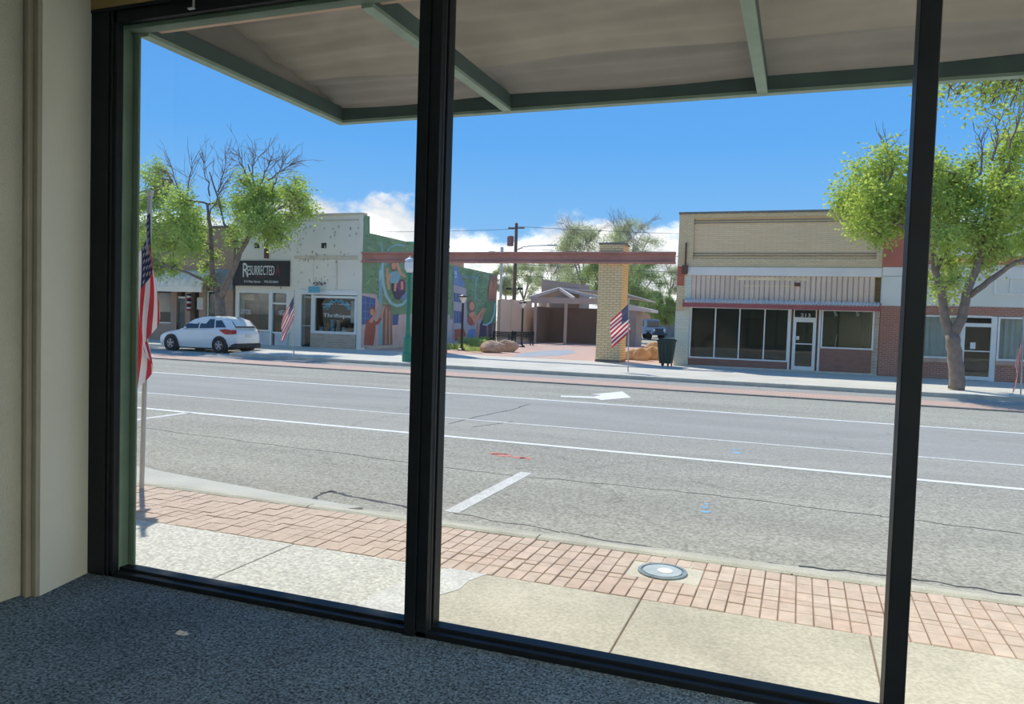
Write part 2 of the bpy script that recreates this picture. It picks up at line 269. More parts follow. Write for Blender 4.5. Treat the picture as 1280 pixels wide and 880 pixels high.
# ------------------------------------------------------------------ mesh builder
W = {}
class MB:
    def __init__(s): s.v = []; s.f = []; s.mi = []; s.cm = 0
    def add(s, vs, fs):
        o = len(s.v); s.v += [tuple(p) for p in vs]
        for f in fs: s.f.append(tuple(i+o for i in f)); s.mi.append(s.cm)
        return s
    def box(s, x0, x1, y0, y1, z0, z1):
        return s.add([(x0, y0, z0), (x1, y0, z0), (x1, y1, z0), (x0, y1, z0), (x0, y0, z1), (x1, y0, z1), (x1, y1, z1), (x0, y1, z1)],
              [(3, 2, 1, 0), (4, 5, 6, 7), (0, 1, 5, 4), (1, 2, 6, 5), (2, 3, 7, 6), (3, 0, 4, 7)])
    def obox(s, c, h, mx):        # oriented box: centre, half sizes, 3x3 matrix
        vs = [Vector(c)+mx @ Vector((h[0]*a, h[1]*b, h[2]*d)) for d in (-1, 1) for (a, b) in ((-1, -1), (1, -1), (1, 1), (-1, 1))]
        return s.add(vs, [(3, 2, 1, 0), (4, 5, 6, 7), (0, 1, 5, 4), (1, 2, 6, 5), (2, 3, 7, 6), (3, 0, 4, 7)])
    def beam(s, a, b, wd, ht, up=(0, 0, 1)):
        a = Vector(a); b = Vector(b); d = (b-a); l = d.length; d.normalize(); x = d.cross(Vector(up)); x.normalize(); z = x.cross(d)
        return s.obox((a+b)/2, (wd/2, l/2, ht/2), Matrix((x, d, z)).transposed())
    def prism(s, pts, ext):       # closed polygon of 3D points, extruded by vector
        n = len(pts); e = Vector(ext); P = [Vector(p) for p in pts]
        return s.add(P+[p+e for p in P], [tuple(range(n))[::-1], tuple(range(n, 2*n))]+[(i, (i+1) % n, (i+1) % n+n, i+n) for i in range(n)])
    def poly(s, pts): return s.add(pts, [tuple(range(len(pts)))])
    def tube(s, pts, rad, n=8, cap=True):
        P = [Vector(p) for p in pts]; R = rad if isinstance(rad, (list, tuple)) else [rad]*len(P); vs = []; fs = []
        ref = Vector((0, 0, 1)) if abs((P[-1]-P[0]).normalized().z) < .9 else Vector((1, 0, 0))
        for i, p in enumerate(P):
            d = (P[min(i+1, len(P)-1)]-P[max(i-1, 0)]).normalized(); x = d.cross(ref).normalized(); y = d.cross(x)
            for k in range(n): a = 2*PI*k/n; vs.append(p+(x*math.cos(a)+y*math.sin(a))*R[i])
        for i in range(len(P)-1):
            for k in range(n): fs.append((i*n+k, i*n+(k+1) % n, (i+1)*n+(k+1) % n, (i+1)*n+k))
        if cap: fs += [tuple(range(n))[::-1], tuple(range((len(P)-1)*n, len(P)*n))]
        return s.add(vs, fs)
    def lathe(s, c, prof, n=14):  # vertical axis, prof = [(r, z)]
        vs = [(c[0]+r*math.cos(2*PI*k/n), c[1]+r*math.sin(2*PI*k/n), c[2]+z) for r, z in prof for k in range(n)]
        fs = [(i*n+k, i*n+(k+1) % n, (i+1)*n+(k+1) % n, (i+1)*n+k) for i in range(len(prof)-1) for k in range(n)]
        fs += [tuple(range(n))[::-1], tuple(range((len(prof)-1)*n, len(prof)*n))]
        return s.add(vs, fs)
    def disc(s, c, ax, r, th, n=20, r0=0):   # short cylinder along axis
        ax = Vector(ax).normalized(); c = Vector(c); return s.tube([c-ax*th/2, c+ax*th/2], r, n)
    def grid(s, fn, nu, nv, mfn=None):
        o = len(s.v); s.v += [tuple(fn(i/nu, j/nv)) for j in range(nv+1) for i in range(nu+1)]
        for j in range(nv):
            for i in range(nu):
                a = o+j*(nu+1)+i; s.f.append((a, a+1, a+nu+2, a+nu+1)); s.mi.append(mfn((i+.5)/nu, (j+.5)/nv) if mfn else s.cm)
        return s
    def mesh(s, name, off=(0, 0, 0)):
        me = D.meshes.new(name); o = Vector(off); me.from_pydata([tuple(Vector(p)-o) for p in s.v], [], s.f)
        me.polygons.foreach_set('material_index', s.mi); me.update(); return me
    def build(s, name, mats, parent=None, smooth=False, bevel=0, origin=None, kind=None, label=None):
        if parent is not None: off = W[parent.name]
        elif origin is not None: off = Vector(origin)
        else:
            a = np.array(s.v); off = Vector((float(a[:, 0].min()+a[:, 0].max())/2, float(a[:, 1].min()+a[:, 1].max())/2, float(a[:, 2].min())))
        me = s.mesh(name, off); 
        for m in (mats if isinstance(mats, list) else [mats]): me.materials.append(M[m] if isinstance(m, str) else m)
        if smooth: me.polygons.foreach_set('use_smooth', [True]*len(me.polygons))
        o = D.objects.new(name, me); COL.objects.link(o); W[o.name] = off
        if parent is not None: o.parent = parent
        else: o.location = off
        if bevel:
            b = o.modifiers.new('bevel', 'BEVEL'); b.width = bevel; b.segments = 2; b.limit_method = 'ANGLE'
        if kind: o['kind'] = kind
        if label: o['label'] = label
        return o
def box(name, m, parent, *b, **k): return MB().box(*b).build(name, m, parent, **k)
def thing(name, label, cat, loc, group=None, kind=None):
    o = D.objects.new(name, None); COL.objects.link(o); o.location = loc; o.empty_display_size = .1; W[o.name] = Vector(loc)
    tag(o, label, cat, group, kind); return o
def tag(o, label=None, cat=None, group=None, kind=None):
    if label: o['label'] = label
    if cat: o['category'] = cat
    if group: o['group'] = group
    if kind: o['kind'] = kind
    return o
def struct(o, label=None, cat=None):
    o['kind'] = 'structure'
    o['label'] = label
    o['category'] = cat
    return o
def text(name, body, m, parent, x0, x1, z0, z1, y, ext=.01, shear=0):
    """flat lettering facing the street, fitted to a rectangle of the facade"""
    cu = D.curves.new(name, 'FONT'); cu.body = body; cu.extrude = .02; cu.resolution_u = 3; cu.shear = shear
    ob = D.objects.new(name, cu); COL.objects.link(ob); dg = bpy.context.evaluated_depsgraph_get(); me = D.meshes.new_from_object(ob.evaluated_get(dg))
    D.objects.remove(ob); D.curves.remove(cu)
    n = len(me.vertices); a = np.zeros(n*3); me.vertices.foreach_get('co', a); a = a.reshape(-1, 3); lo = a.min(0); hi = a.max(0)
    off = W[parent.name]; out = np.zeros_like(a)
    out[:, 0] = x0+(a[:, 0]-lo[0])/(hi[0]-lo[0])*(x1-x0)-off[0]; out[:, 2] = z0+(a[:, 1]-lo[1])/(hi[1]-lo[1])*(z1-z0)-off[2]; out[:, 1] = y-(a[:, 2]-lo[2])/(hi[2]-lo[2])*ext-off[1]
    me.vertices.foreach_set('co', out.ravel()); me.materials.clear(); me.materials.append(M[m]); me.update(); me.name = name
    o = D.objects.new(name, me); COL.objects.link(o); o.parent = parent; W[o.name] = off; o['kind'] = 'stuff'; return o
# ================================================================== THE SHOP WE STAND IN
FL = .15                                                        # shop floor above the pavement
YW = 3.37                                                       # inner face of the window frame
fo = struct(MB().box(-4.6, 7.2, -6, 3.5, -.2, FL).build('floor', 'carpet'), 'dark blue grey carpeted shop floor in front of the window', 'floor')
sp = MB(); c0 = gp(231, 792, FL)
for k in range(9):
    a = random.uniform(-.05, .05); b = random.uniform(-.02, .02); r = random.uniform(.006, .016)
    sp.lathe((c0.x+a, c0.y+b, FL), [(r, 0), (r*.8, .002)], 7)
sp.build('carpet_spot', 'old_paint', fo, label='small whitish spot worn on the carpet')
struct(MB().box(-4.25, -3.94, -6, 2.98, FL, 3.75).build('wall_left', 'cream_wall'), 'cream stucco wall on the left inside the shop', 'wall')
struct(MB().prism([(-4.25, 2.98, FL), (-3.838, 2.98, FL), (-3.935, YW+.01, FL), (-4.25, YW+.01, FL)], (0, 0, 3.6)).build('wall_return', 'cream_smooth'), 'smooth cream return wall beside the black window frame', 'wall')
tb = MB(); tb.box(-3.94, -3.905, 2.945, 2.98, FL, 3.75); tb.box(-3.905, -3.876, 2.93, 2.98, FL, 3.75); tb.box(-3.872, -3.838, 2.955, 2.98, FL, 3.75)
struct(tb.build('trim_1', 'trim_brown', bevel=.004), 'narrow grooved upright trim board between the two cream walls', 'trim')
struct(MB().box(-4.25, 7.2, -6.2, -6, FL, 3.75).build('wall_back', 'cream_wall'), 'cream wall at the back of the shop behind the viewer', 'wall')
struct(MB().box(7.0, 7.2, -6, 3.5, FL, 3.75).build('wall_right', 'cream_wall'), 'cream wall at the far right end of the shop', 'wall')
struct(MB().box(-4.25, 7.2, -6.2, 3.5, 3.75, 3.9).build('ceiling', 'ceiling'), 'pale shop ceiling above the frame', 'ceiling')
wf = MB(); wf.box(-4.25, 7.2, YW, 3.55, 3.46, 6.2); wf.box(-16, -4.02, 3.3, 3.55, -.1, 6.2); wf.box(7.0, 16, 3.3, 3.55, -.1, 6.2)
wf.box(2.6, 7.2, 3.37, 3.55, -.1, .17)
struct(wf.build('wall_front', 'stucco_ext'), 'front wall of the shop above the big window', 'wall')
struct(MB().box(-4.0, 7.0, YW-.02, YW, 3.46, 3.75).build('trim_2', 'lintel_wood'), 'brown wooden lintel board above the black window frame', 'trim')
# window: frame posts, sill, header and three panes
wn = thing('window_1', 'wide black framed shop window looking out on the street', 'window', (-.5, YW, FL), kind='structure')
fr = MB(); fr.box(-4.0, -3.744, YW, YW+.045, FL, 3.46); fr.box(-4.0, -3.80, YW-.012, YW, FL, 3.46); fr.box(-3.79, -3.772, YW-.008, YW, FL, 3.46)
fr.build('frame_post', 'black_metal', wn, bevel=.004)
m1 = MB(); m1.box(-1.793, -1.735, YW-.01, 3.50, FL, 3.46); m1.box(-1.731, -1.675, YW, 3.51, FL, 3.46); m1.box(-1.675, -1.664, YW+.06, 3.5, FL, 3.46); m1.box(-1.735, -1.731, YW+.006, 3.50, FL, 3.46)
m1.build('mullion', 'black_metal', wn, bevel=.004)
MB().box(-1.675, -1.672, YW+.035, YW+.05, FL, 3.46).build('glazing_bead', 'car_dark', wn, label='thin dark metal bead on the side of the mullion')
m2 = MB(); m2.box(.379, .455, YW, 3.51, FL, 3.46); m2.box(.455, .462, YW+.05, 3.5, FL, 3.46); m2.build('mullion', 'black_metal', wn, bevel=.004)
m3 = MB(); m3.box(2.55, 2.66, YW, 3.51, FL, 3.46); m3.build('mullion', 'black_metal', wn, bevel=.004)
si = MB(); si.box(-4.0, 2.66, YW, YW+.05, FL, FL+.03); si.box(-4.0, 2.66, YW+.05, 3.50, FL, FL+.045); si.build('window_sill', 'black_metal', wn, bevel=.004)
hd = MB(); hd.box(-4.0, 2.66, YW, YW+.05, 3.375, 3.46); hd.box(-4.0, 2.66, YW-.02, YW, 3.44, 3.46); hd.build('frame_header', 'black_metal', wn, bevel=.004)
gj = MB(); gj.box(-4.02, -3.744, YW+.045, 3.485, FL, 3.46); gj.box(-4.02, -3.70, 3.485, 3.50, FL, 3.46); gj.build('outer_jamb', 'green_jamb', wn, bevel=.004)
MB().box(-3.744, 2.6, YW+.05, 3.5, 3.352, 3.43).build('outer_header', 'green_jamb', wn, bevel=.004)
cl = MB(); hx = wp(243, 8, YW-.02); cl.box(hx.x-.004, hx.x+.004, YW-.03, YW-.022, hx.z-.01, 3.46); cl.box(hx.x-.035, hx.x+.006, YW-.034, YW-.02, hx.z-.016, hx.z-.008); cl.build('hook', 'steel', wn, label='small bright hook hanging from the header')
for a, b in ((-3.744, -1.735), (-1.675, .385), (.45, 2.56)):
    box('pane', 'window_glass', wn, a, b, 3.435, 3.441, FL+.03, 3.38)
struct(MB().box(-4.0, 7.0, 3.55, 3.60, 3.385, 3.425).build('trim_3', 'beige_trim'), 'thin pinkish ledge outside above the window', 'trim')
# awning over the pavement
aw = thing('awning', 'brown canvas awning on green tube frame over the pavement', 'awning', (0, 3.56, 3.33))
AX0, AX1, AY0, AY1, AZ = -3.71, 3.9, 3.505, 5.59, 3.335
def rail(name, x0, x1, y0, y1):  # one green frame; shade on its sides and bounce light below are painted in
    m = MB(); m.box(x0, x1, y0, y1, AZ+.022, AZ+.13); o = m.build(name, 'green_shaded', aw, bevel=.006)
    m = MB(); m.box(x0-.004, x1+.004, y0-.004, y1+.004, AZ, AZ+.022); m.build('lit_underside', 'green_lit', o); return o
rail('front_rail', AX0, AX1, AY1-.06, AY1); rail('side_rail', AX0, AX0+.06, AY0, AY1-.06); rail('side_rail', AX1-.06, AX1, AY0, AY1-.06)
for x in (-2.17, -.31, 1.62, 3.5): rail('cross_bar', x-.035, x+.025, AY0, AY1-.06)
def can(y0, y1):
    def f(u, v):
        x = AX0+.02+u*(AX1-AX0-.04); y = y0+(y1-.02-y0)*v; k = (AY1-y)/(AY1-AY0)
        return (x, y, AZ+.11+.34*k+.012*math.sin(y*17+.8*math.sin(x*1.3))+.008*math.sin(y*43+x*2.1)+.01*math.sin(x*3.3+y*5))
    return f
MB().grid(can(3.56, 5.06), 90, 36).build('canvas', 'canvas', aw, smooth=True)
MB().grid(can(5.04, AY1), 90, 36).build('canvas', 'canvas2', aw, smooth=True, label='greyer outer strip of the awning canvas')
vs = MB(); vs.grid(lambda u, v: (AX0+.03, AY0+(AY1-AY0)*u, AZ+.05+v*(.12+.38*(1-u))), 20, 3); vs.build('side_valance', 'canvas2', aw)
# ================================================================== NEAR PAVEMENT
JX = [-6.15, -4.83, -3.51, -2.19, -.87, .45, 1.77, 3.09, 4.41]
pv = struct(MB().box(-16, 16, 3.50, 5.80, -.3, -.009).build('pavement', 'joint', origin=(0, 4.5, -.3)), 'near pavement of concrete slabs and red pavers', 'pavement')
for i in range(len(JX)-1):
    box('slab', 'slab_white' if JX[i] < -2.3 else 'slab_tan', pv, JX[i]+.005, JX[i+1]-.005, 3.50, 4.795, -.1, 0, bevel=.006)
box('slab', 'slab_white', pv, -16, JX[0]-.005, 3.5, 4.795, -.1, 0); box('slab', 'slab_tan', pv, JX[-1]+.005, 16, 3.5, 4.795, -.1, 0)
pw = MB()                                           # white paint spilt over the slab behind the middle mullion
pw.prism([(-2.21, 4.80, .0), (-1.93, 4.80, .0), (-1.99, 4.62, 0), (-1.98, 4.45, 0), (-2.05, 4.3, 0), (-2.03, 4.05, 0), (-2.12, 3.85, 0), (-2.3, 3.7, 0), (-2.42, 4.1, 0), (-2.36, 4.5, 0)], (0, 0, .003)); pw.build('paint_patch', 'old_paint', pv, label='whitish worn paint patch on the slab')
ROWS = [(4.80, 4.99), (4.99, 5.145), (5.145, 5.225), (5.225, 5.385), (5.385, 5.57), (5.57, 5.745)]
PX = .1025
pmesh = []
for (a, b) in ROWS:
    h = (b-a)/2-.004; x = PX/2-.004; q = MB(); zt = .0; e = .004
    q.add([(-x, -h, -.05), (x, -h, -.05), (x, h, -.05), (-x, h, -.05), (-x, -h, zt-e), (x, -h, zt-e), (x, h, zt-e), (-x, h, zt-e), (-x+e, -h+e, zt), (x-e, -h+e, zt), (x-e, h-e, zt), (-x+e, h-e, zt)],
          [(0, 1, 5, 4), (1, 2, 6, 5), (2, 3, 7, 6), (3, 0, 4, 7), (4, 5, 9, 8), (5, 6, 10, 9), (6, 7, 11, 10), (7, 4, 8, 11), (8, 9, 10, 11)])
    me = q.mesh('paver'); me.materials.append(M['paver']); pmesh.append(me)
MC = gp(828, 714, 0); MR = .19                     # manhole centre
rest = MB(); PO = W[pv.name]
def paver_cell(r, x, y):
    return abs(x-MC.x) < MR+.05 and abs(y-MC.y) < .24 and y > 5.2
half = MB()
for r, (a, b) in enumerate(ROWS):
    y = (a+b)/2
    for k in range(-75, 60):
        x = k*PX
        if paver_cell(r, x, y): continue
        dz = random.uniform(-.004, .003)
        if -2.55 < x < 2.55 and k % 50 < 50:
            o = D.objects.new('paver', pmesh[r]); COL.objects.link(o); o.parent = pv; o.location = Vector((x, y, dz))-PO; W[o.name] = PO
        else: rest.box(x-PX/2+.004, x+PX/2-.004, a+.004, b-.004, -.05, dz)
rest.build('paver_field', 'paver', pv, kind='stuff')
rf = MB(); rf.box(-16, -7.8, 4.8, 5.745, -.05, 0); rf.box(6.1, 16, 4.8, 5.745, -.05, 0); rf.build('paver_border', 'red_band', pv)
mh = thing('water_meter_cover', 'round metal utility cover set in a pale square among the red pavers', 'manhole', (MC.x, MC.y, -.02))
q = MB(); kx = [k*PX for k in range(-30, 20) if abs(k*PX-MC.x) < MR+.05]; q.box(kx[0]-PX/2+.005, kx[-1]+PX/2-.005, 5.229, 5.741, -.05, -.006); q.build('surround', 'concrete_pale', mh, bevel=.004)
q = MB(); q.lathe((MC.x, MC.y, -.006), [(.172, 0), (.172, .012), (.15, .012), (.15, .004), (.10, .004)], 28); q.build('ring', 'iron', mh)
q = MB(); q.lathe((MC.x, MC.y, -.002), [(.135, 0), (.135, .008), (.12, .010), (.07, .010)], 28); q.build('lid', 'iron_pale', mh)
q = MB(); q.lathe((MC.x+.02, MC.y-.01, .006), [(.055, 0), (.055, .006), (.03, .009)], 18); q.build('boss', 'sign_white', mh)
RZ = -.10
cu = MB()
def cprof(x): return [(x, 5.75, -.2), (x, 5.75, .0), (x, 5.78, .012), (x, 5.87, .008), (x, 5.91, -.02), (x, 5.95, -.07), (x, 5.95, -.2)]
curb = struct(MB().box(-16, 16, 5.75, 5.76, -.25, -.05).build('curb', 'curb', origin=(0, 5.8, -.25)), 'near concrete kerb along the red pavers', 'curb')
xs = [-16, -12.1, -9, -6.9, -4.08, -1.9, .02, 2.2, 4.6, 7.6, 16]
for a, b in zip(xs[:-1], xs[1:]):
    A = cprof(a+.006); B = cprof(b-.006); n = len(A); q = MB(); q.add(A+B, [tuple(range(n)), tuple(range(n, 2*n))[::-1]]+[(i, i+n, (i+1) % n+n, (i+1) % n) for i in range(n)])
    q.build('curb_stone', 'curb', curb)
gq = MB(); gq.prism([(-4.06, 5.95, -.2), (16, 5.95, -.2), (16, 6.27, -.2), (-3.5, 6.25, -.2), (-3.75, 6.25, -.2)], (0, 0, .112)); gq.build('gutter', 'gutter', curb)
gq = MB(); gq.prism([(-16, 5.95, -.2), (-4.14, 5.95, -.2), (-3.82, 6.28, -.2), (-4.6, 6.34, -.2), (-6.6, 6.62, -.2), (-8, 6.9, -.2), (-16, 7.3, -.2)], (0, 0, .118)); gq.build('apron', 'apron', curb, label='wider pale concrete apron of the gutter')
# ================================================================== ROAD
road = struct(MB().box(-140, 140, 5.9, 24.9, -.4, RZ-.02).build('road', 'asphalt_smooth', origin=(0, 15, -.4)), 'grey asphalt street with white lines', 'road')
def lane(name, m, y0, y1, z=RZ): return MB().box(-140, 140, y0, y1, RZ-.03, z).build(name, m, road)
lane('parking_lane', 'asphalt_coarse', 6.1, 10.72); lane('bike_lane', 'asphalt_smooth', 10.72, 12.72); lane('driving_lane', 'asphalt_blue', 12.72, 16.9); lane('turning_lane', 'asphalt_coarse', 16.9, 21.35)
def line(m, y, wd, x0=-140, x1=140, name='lane_line'): return MB().box(x0, x1, y-wd/2, y+wd/2, RZ-.005, RZ+.004).build(name, m, road)
line('road_paint', 10.72, .13); line('old_paint', 12.70, .10); line('road_paint', 16.85, .13)
for x, y0, y1 in ((-3.02, 6.55, 8.68), (-10.12, 9.3, 10.7), (4.2, 6.5, 8.7)):
    MB().box(x-.075, x+.075, y0, y1, RZ-.005, RZ+.004).build('parking_tick', 'old_paint', road)
def A3(u, v): p = gp(u, v, RZ); return (p.x, p.y, RZ-.002)
ar = MB(); ar.prism([A3(701, 496.2), A3(745, 498), A3(752, 500.2), A3(789, 497), A3(778, 489.5), A3(739, 493), A3(752, 494), A3(742, 496), A3(701, 494.6)], (0, 0, .006)); ar.build('arrow_marking', 'road_paint', road)
def blotch(name, m, pts):
    q = MB()
    for (u, v, r) in pts:
        c = gp(u, v, RZ); n = 9; q.prism([(c.x+r*random.uniform(.6, 1.1)*math.cos(2*PI*k/n)*1.3, c.y+r*random.uniform(.5, 1)*math.sin(2*PI*k/n), RZ-.002) for k in range(n)], (0, 0, .005))
    return q.build(name, m, road)
blotch('utility_mark', 'red_mark', [(618, 567, .10), (626, 569, .12), (648, 572, .10), (658, 573, .09), (633, 568, .06)]).__setitem__('label', 'faded red spray marks on the asphalt')
blotch('utility_mark', 'blue_mark', [(880, 634, .045), (882, 640, .05), (883, 630, .035)]).__setitem__('label', 'small blue spray mark in the parking lane')
blotch('utility_mark', 'blue_mark', [(919, 562, .06), (921, 566, .07)]).__setitem__('label', 'small blue spray mark in the bike lane')
ck = MB()
def crack(pts, wd=.02):
    P = [gp(u, v, RZ) for u, v in pts]
    for a, b in zip(P[:-1], P[1:]):
        n = 6
        Q = [a.lerp(b, i/n)+Vector((random.uniform(-.02, .02), random.uniform(-.03, .03), 0)) for i in range(n+1)]
        for c, d in zip(Q[:-1], Q[1:]):
            t = (d-c).normalized()*.004; ck.beam(c-t+Vector((0, 0, -.001)), d+t+Vector((0, 0, -.001)), wd*random.uniform(.5, 1.2), .006)
crack([(163, 533), (300, 551), (420, 566), (560, 585), (660, 596), (780, 607), (900, 620), (1100, 645), (1278, 668)], .018)
crack([(384, 629), (402, 617), (412, 614), (440, 620), (520, 637)], .05); crack([(900, 697), (1000, 709), (1120, 720), (1278, 745)], .03); crack([(570, 642), (700, 665), (860, 693)], .018)
crack([(560, 530), (600, 520), (640, 512), (662, 505)], .03); crack([(590, 534), (640, 527)], .03)
ck.build('crack', 'car_dark', road, kind='stuff')
# far side of the road
fs_ = thing('far_kerb_strip', 'red paver band edging the far parking lane', 'paving', (0, 22, RZ), kind='structure')
MB().box(-140, 140, 21.35, 21.55, -.2, RZ+.03).build('edge', 'coping', fs_); MB().box(-140, 140, 21.55, 23.1, -.2, RZ+.025).build('band', 'red_band', fs_)
fl = MB().box(-140, 140, 23.1, 29, -.4, RZ-.01).build('far_lane', 'asphalt_blue'); struct(fl, 'narrow blue grey lane beyond the red paver band', 'road')
fp = MB(); fp.prism([(-140, 28.4, -.3), (-22.4, 28.4, -.3), (-21.4, 25.1, -.3), (140, 25.1, -.3), (140, 34, -.3), (-140, 34, -.3)], (0, 0, .3))
farp = struct(fp.build('far_pavement', 'slab_far', origin=(0, 29, -.3)), 'far concrete pavement before the shops', 'pavement')
fc = MB(); fc.prism([(-22.4, 28.3, -.25), (-22.6, 28.3, -.25), (-21.55, 24.95, -.25), (140, 24.95, -.25), (140, 25.1, -.25), (-21.4, 25.1, -.25)], (0, 0, .262)); fc.build('curb_edge', 'curb', farp)
gd = struct(MB().box(-300, 300, 33.9, 500, -.4, -.02).build('ground', 'dirt', origin=(0, 60, -.4)), 'pale open ground behind the shops', 'ground')
MB().box(-300, 300, -300, 3.4, -.5, -.3).build('ground', 'dirt')
struct(D.objects['ground.001'], 'pale ground behind the viewer', 'ground')
pz = struct(MB().box(-20.2, -5.1, 33.2, 62, -.1, .005).build('plaza', 'plaza', origin=(-12, 45, -.1)), 'red brick plaza between the two shop blocks', 'paving')
q = MB(); q.prism([tuple(gp(*p, .004)) for p in ((655, 441), (690, 438), (716, 438), (720, 441), (700, 444.5), (668, 446), (640, 446))], (0, 0, .006)); q.build('plaza_inlay', 'plaza_blue', pz, label='blue grey curved inlay in the plaza')
q = MB(); q.prism([tuple(gp(*p, .004)) for p in ((790, 437), (812, 437), (815, 440), (790, 443))], (0, 0, .006)); q.build('plaza_inlay', 'plaza_blue', pz, label='blue grey inlay behind the brick pillar')
q = MB(); q.prism([(-20.2, 36.3, 0), (-16.2, 36.3, 0), (-14.5, 38.3, 0), (-15.5, 41.5, 0), (-18, 45.5, 0), (-20.2, 47, 0)], (0, 0, .03)); q.build('gravel_bed', 'gravel', pz)
# ================================================================== BUILDINGS
YF = 32.8
# ---- left brown building with the scalloped awning
b1 = thing('brick_shop', 'brown brick shop with a pale scalloped metal awning behind the white hatchback', 'building', (-36, YF, 0))
X1L, X1R = -48., -28.15
bx = MB(); bx.box(X1L, X1R, YF+.5, 50, 0, 6.1); bx.box(X1L, X1R, YF, YF+.5, 3.6, 6.1); bx.build('wall', 'brown_brick', b1)
box('parapet_cap', 'coping', b1, X1L, X1R, YF-.05, YF+.4, 6.1, 6.2)
box('side_panel', 'blue_gray', b1, -29.4, X1R, YF-.06, YF, 2.8, 3.9)
def scallop(u, v):
    x = -46+u*(16.9); a = v*PI/2; k = abs(math.sin(u*PI*36)); r = 1+.10*k
    return (x, YF-.05-1.15*math.sin(a)*r, 2.86+.86*math.cos(a)*r)
MB().grid(scallop, 288, 8).build('scalloped_awning', 'metal_awning', b1, smooth=True)
box('awning_fascia', 'metal_awning', b1, -46, -29.1, YF-1.3, YF-1.2, 2.62, 2.9)
for x0, x1 in ((-35.2, -34.2), (-32.35, -31.95), (-31.35, -31.0), (-30.4, -29.95), (-28.75, -28.15), (-37.6, -37.2), (-41, -40.4)):
    box('pier', 'brown_brick', b1, x0, x1, YF-.02, YF+.5, 0, 3.6)
box('stall_riser', 'brown_brick', b1, -35.2, -31.95, YF+.02, YF+.3, 0, .9); box('stall_riser', 'brown_brick', b1, -30.4, -28.3, YF+.02, YF+.3, 0, .55)
for x0, x1, z0 in ((-34.2, -32.35, .9), (-29.95, -28.75, .55), (-40.4, -37.6, .6), (-37.2, -35.2, .6)):
    f = MB(); f.box(x0, x0+.07, YF+.1, YF+.2, z0, 2.75); f.box(x1-.07, x1, YF+.1, YF+.2, z0, 2.75); f.box(x0, x1, YF+.1, YF+.2, 2.68, 2.75); f.box(x0, x1, YF+.1, YF+.2, z0, z0+.07)
    wo_ = f.build('window', 'white_frame', b1); box('pane', 'shop_glass', wo_, x0+.05, x1-.05, YF+.14, YF+.15, z0, 2.7)
box('back_wall', 'dark_inside', b1, X1L, X1R, YF+.35, YF+.5, 0, 3.6)
dr = box('door', 'door_teal', b1, -31.95, -31.35, YF+.12, YF+.2, 0, 2.3); box('door_pane', 'shop_glass', dr, -31.88, -31.42, YF+.10, YF+.12, .5, 2.1)
box('transom', 'white_frame', b1, -31.95, -31.0, YF+.08, YF+.14, 2.3, 2.4)
p0 = wp(247, 372, YF); p1 = wp(254, 387, YF); box('poster', 'poster', b1, p0.x, p1.x, YF-.04, YF-.02, p1.z, p0.z)
q = MB(); c = wp(237, 378, YF-.1)
for i in range(9): q.cm = i % 3; q.tube([(c.x, YF-.15, c.z-.45+i*.1), (c.x, YF-.15, c.z-.35+i*.1)], .11, 10)
q.build('striped_banner', ['flag_red', 'sign_white', 'flag_blue'], b1)
# ---- cream building with mural wall
b2 = thing('cream_shop', 'cream stucco building with black tattoo sign and a painted mural on its side', 'building', (-24, YF, 0))
XL, XR, ZT = -28.0, -20.3, 6.62
up = MB(); up.box(XL, XR, YF, YF+.5, 2.78, ZT); up.box(XL, XL+.2, YF, YF+.5, 0, 2.78); up.box(XR-.22, XR, YF-.06, YF+.5, 0, ZT)
up.box(-24.58, -23.95, YF-.04, YF+.5, 0, ZT-.6); up.build('wall', 'cream_stucco', b2)
body = MB()   # stepped side wall and roof mass
prof = [(YF+.5, 0), (50.7, 0), (50.7, 4.85), (43, 4.95), (39.5, 5.35), (38.5, 5.75), (35.5, 5.75), (34.1, 5.75), (34.1, 5.8), (33.4, 5.8), (33.4, ZT), (YF+.5, ZT)]
body.prism([(XR-.02, y, z) for y, z in prof][::-1], (-.35, 0, 0)); body.build('side_wall', 'cream_stucco', b2)
rb = MB(); rb.box(XL, XR-.4, YF+2.6, 50.7, 0, 4.6); rb.box(XL, XR-.4, YF+.5, YF+2.6, 2.8, 4.6); rb.build('roof_mass', 'cream_dark', b2)
cp = MB(); cp.box(XL, XR+.03, YF-.07, YF+.3, ZT, ZT+.1); cp.box(XL, XR, YF-.03, YF, ZT-.28, ZT-.2); cp.build('cornice', 'cream_dark', b2)
bd = MB(); bd.box(-24.3, XR-.1, YF-.05, YF, 4.45, 4.62)
for x in (-23.9, -22.72, -21.72): bd.box(x-.03, x+.03, YF-.02, YF, 2.95, 4.45)
bd.build('panel_moulding', 'cream_dark', b2)
for x in (-24.35, -23.0, -21.7): box('facade_panel', 'cream_stucco', b2, x, x+1.2, YF-.035, YF, 2.92, 4.42)
for u, v in ((321.5, 307), (405, 307)):
    c = wp(u, v, YF); box('wall_vent', 'dark_inside', b2, c.x-.14, c.x+.14, YF-.03, YF, c.z-.13, c.z+.13)
a, b = wp(332, 304, YF), wp(336, 323, YF); box('rusty_bracket', 'rust', b2, a.x, b.x, YF-.12, YF, b.z, a.z)
st = MB()
for k in range(150):
    x = random.uniform(-25.2, -20.6); z = random.uniform(2.9, 6.2); h = random.uniform(.04, .16); st.box(x, x+random.uniform(.02, .06), YF-.045, YF-.0, z, z+h) if random.random() < .35 or abs(x+23.9) < .25 or abs(z-4.5) < .2 else None
st.build('peeling_patch', 'peeling', b2, kind='stuff')
a, b = wp(293, 326, YF), wp(363, 358, YF)
sg = box('sign_board', 'sign_black', b2, a.x, b.x, YF-.12, YF-.02, b.z, a.z)
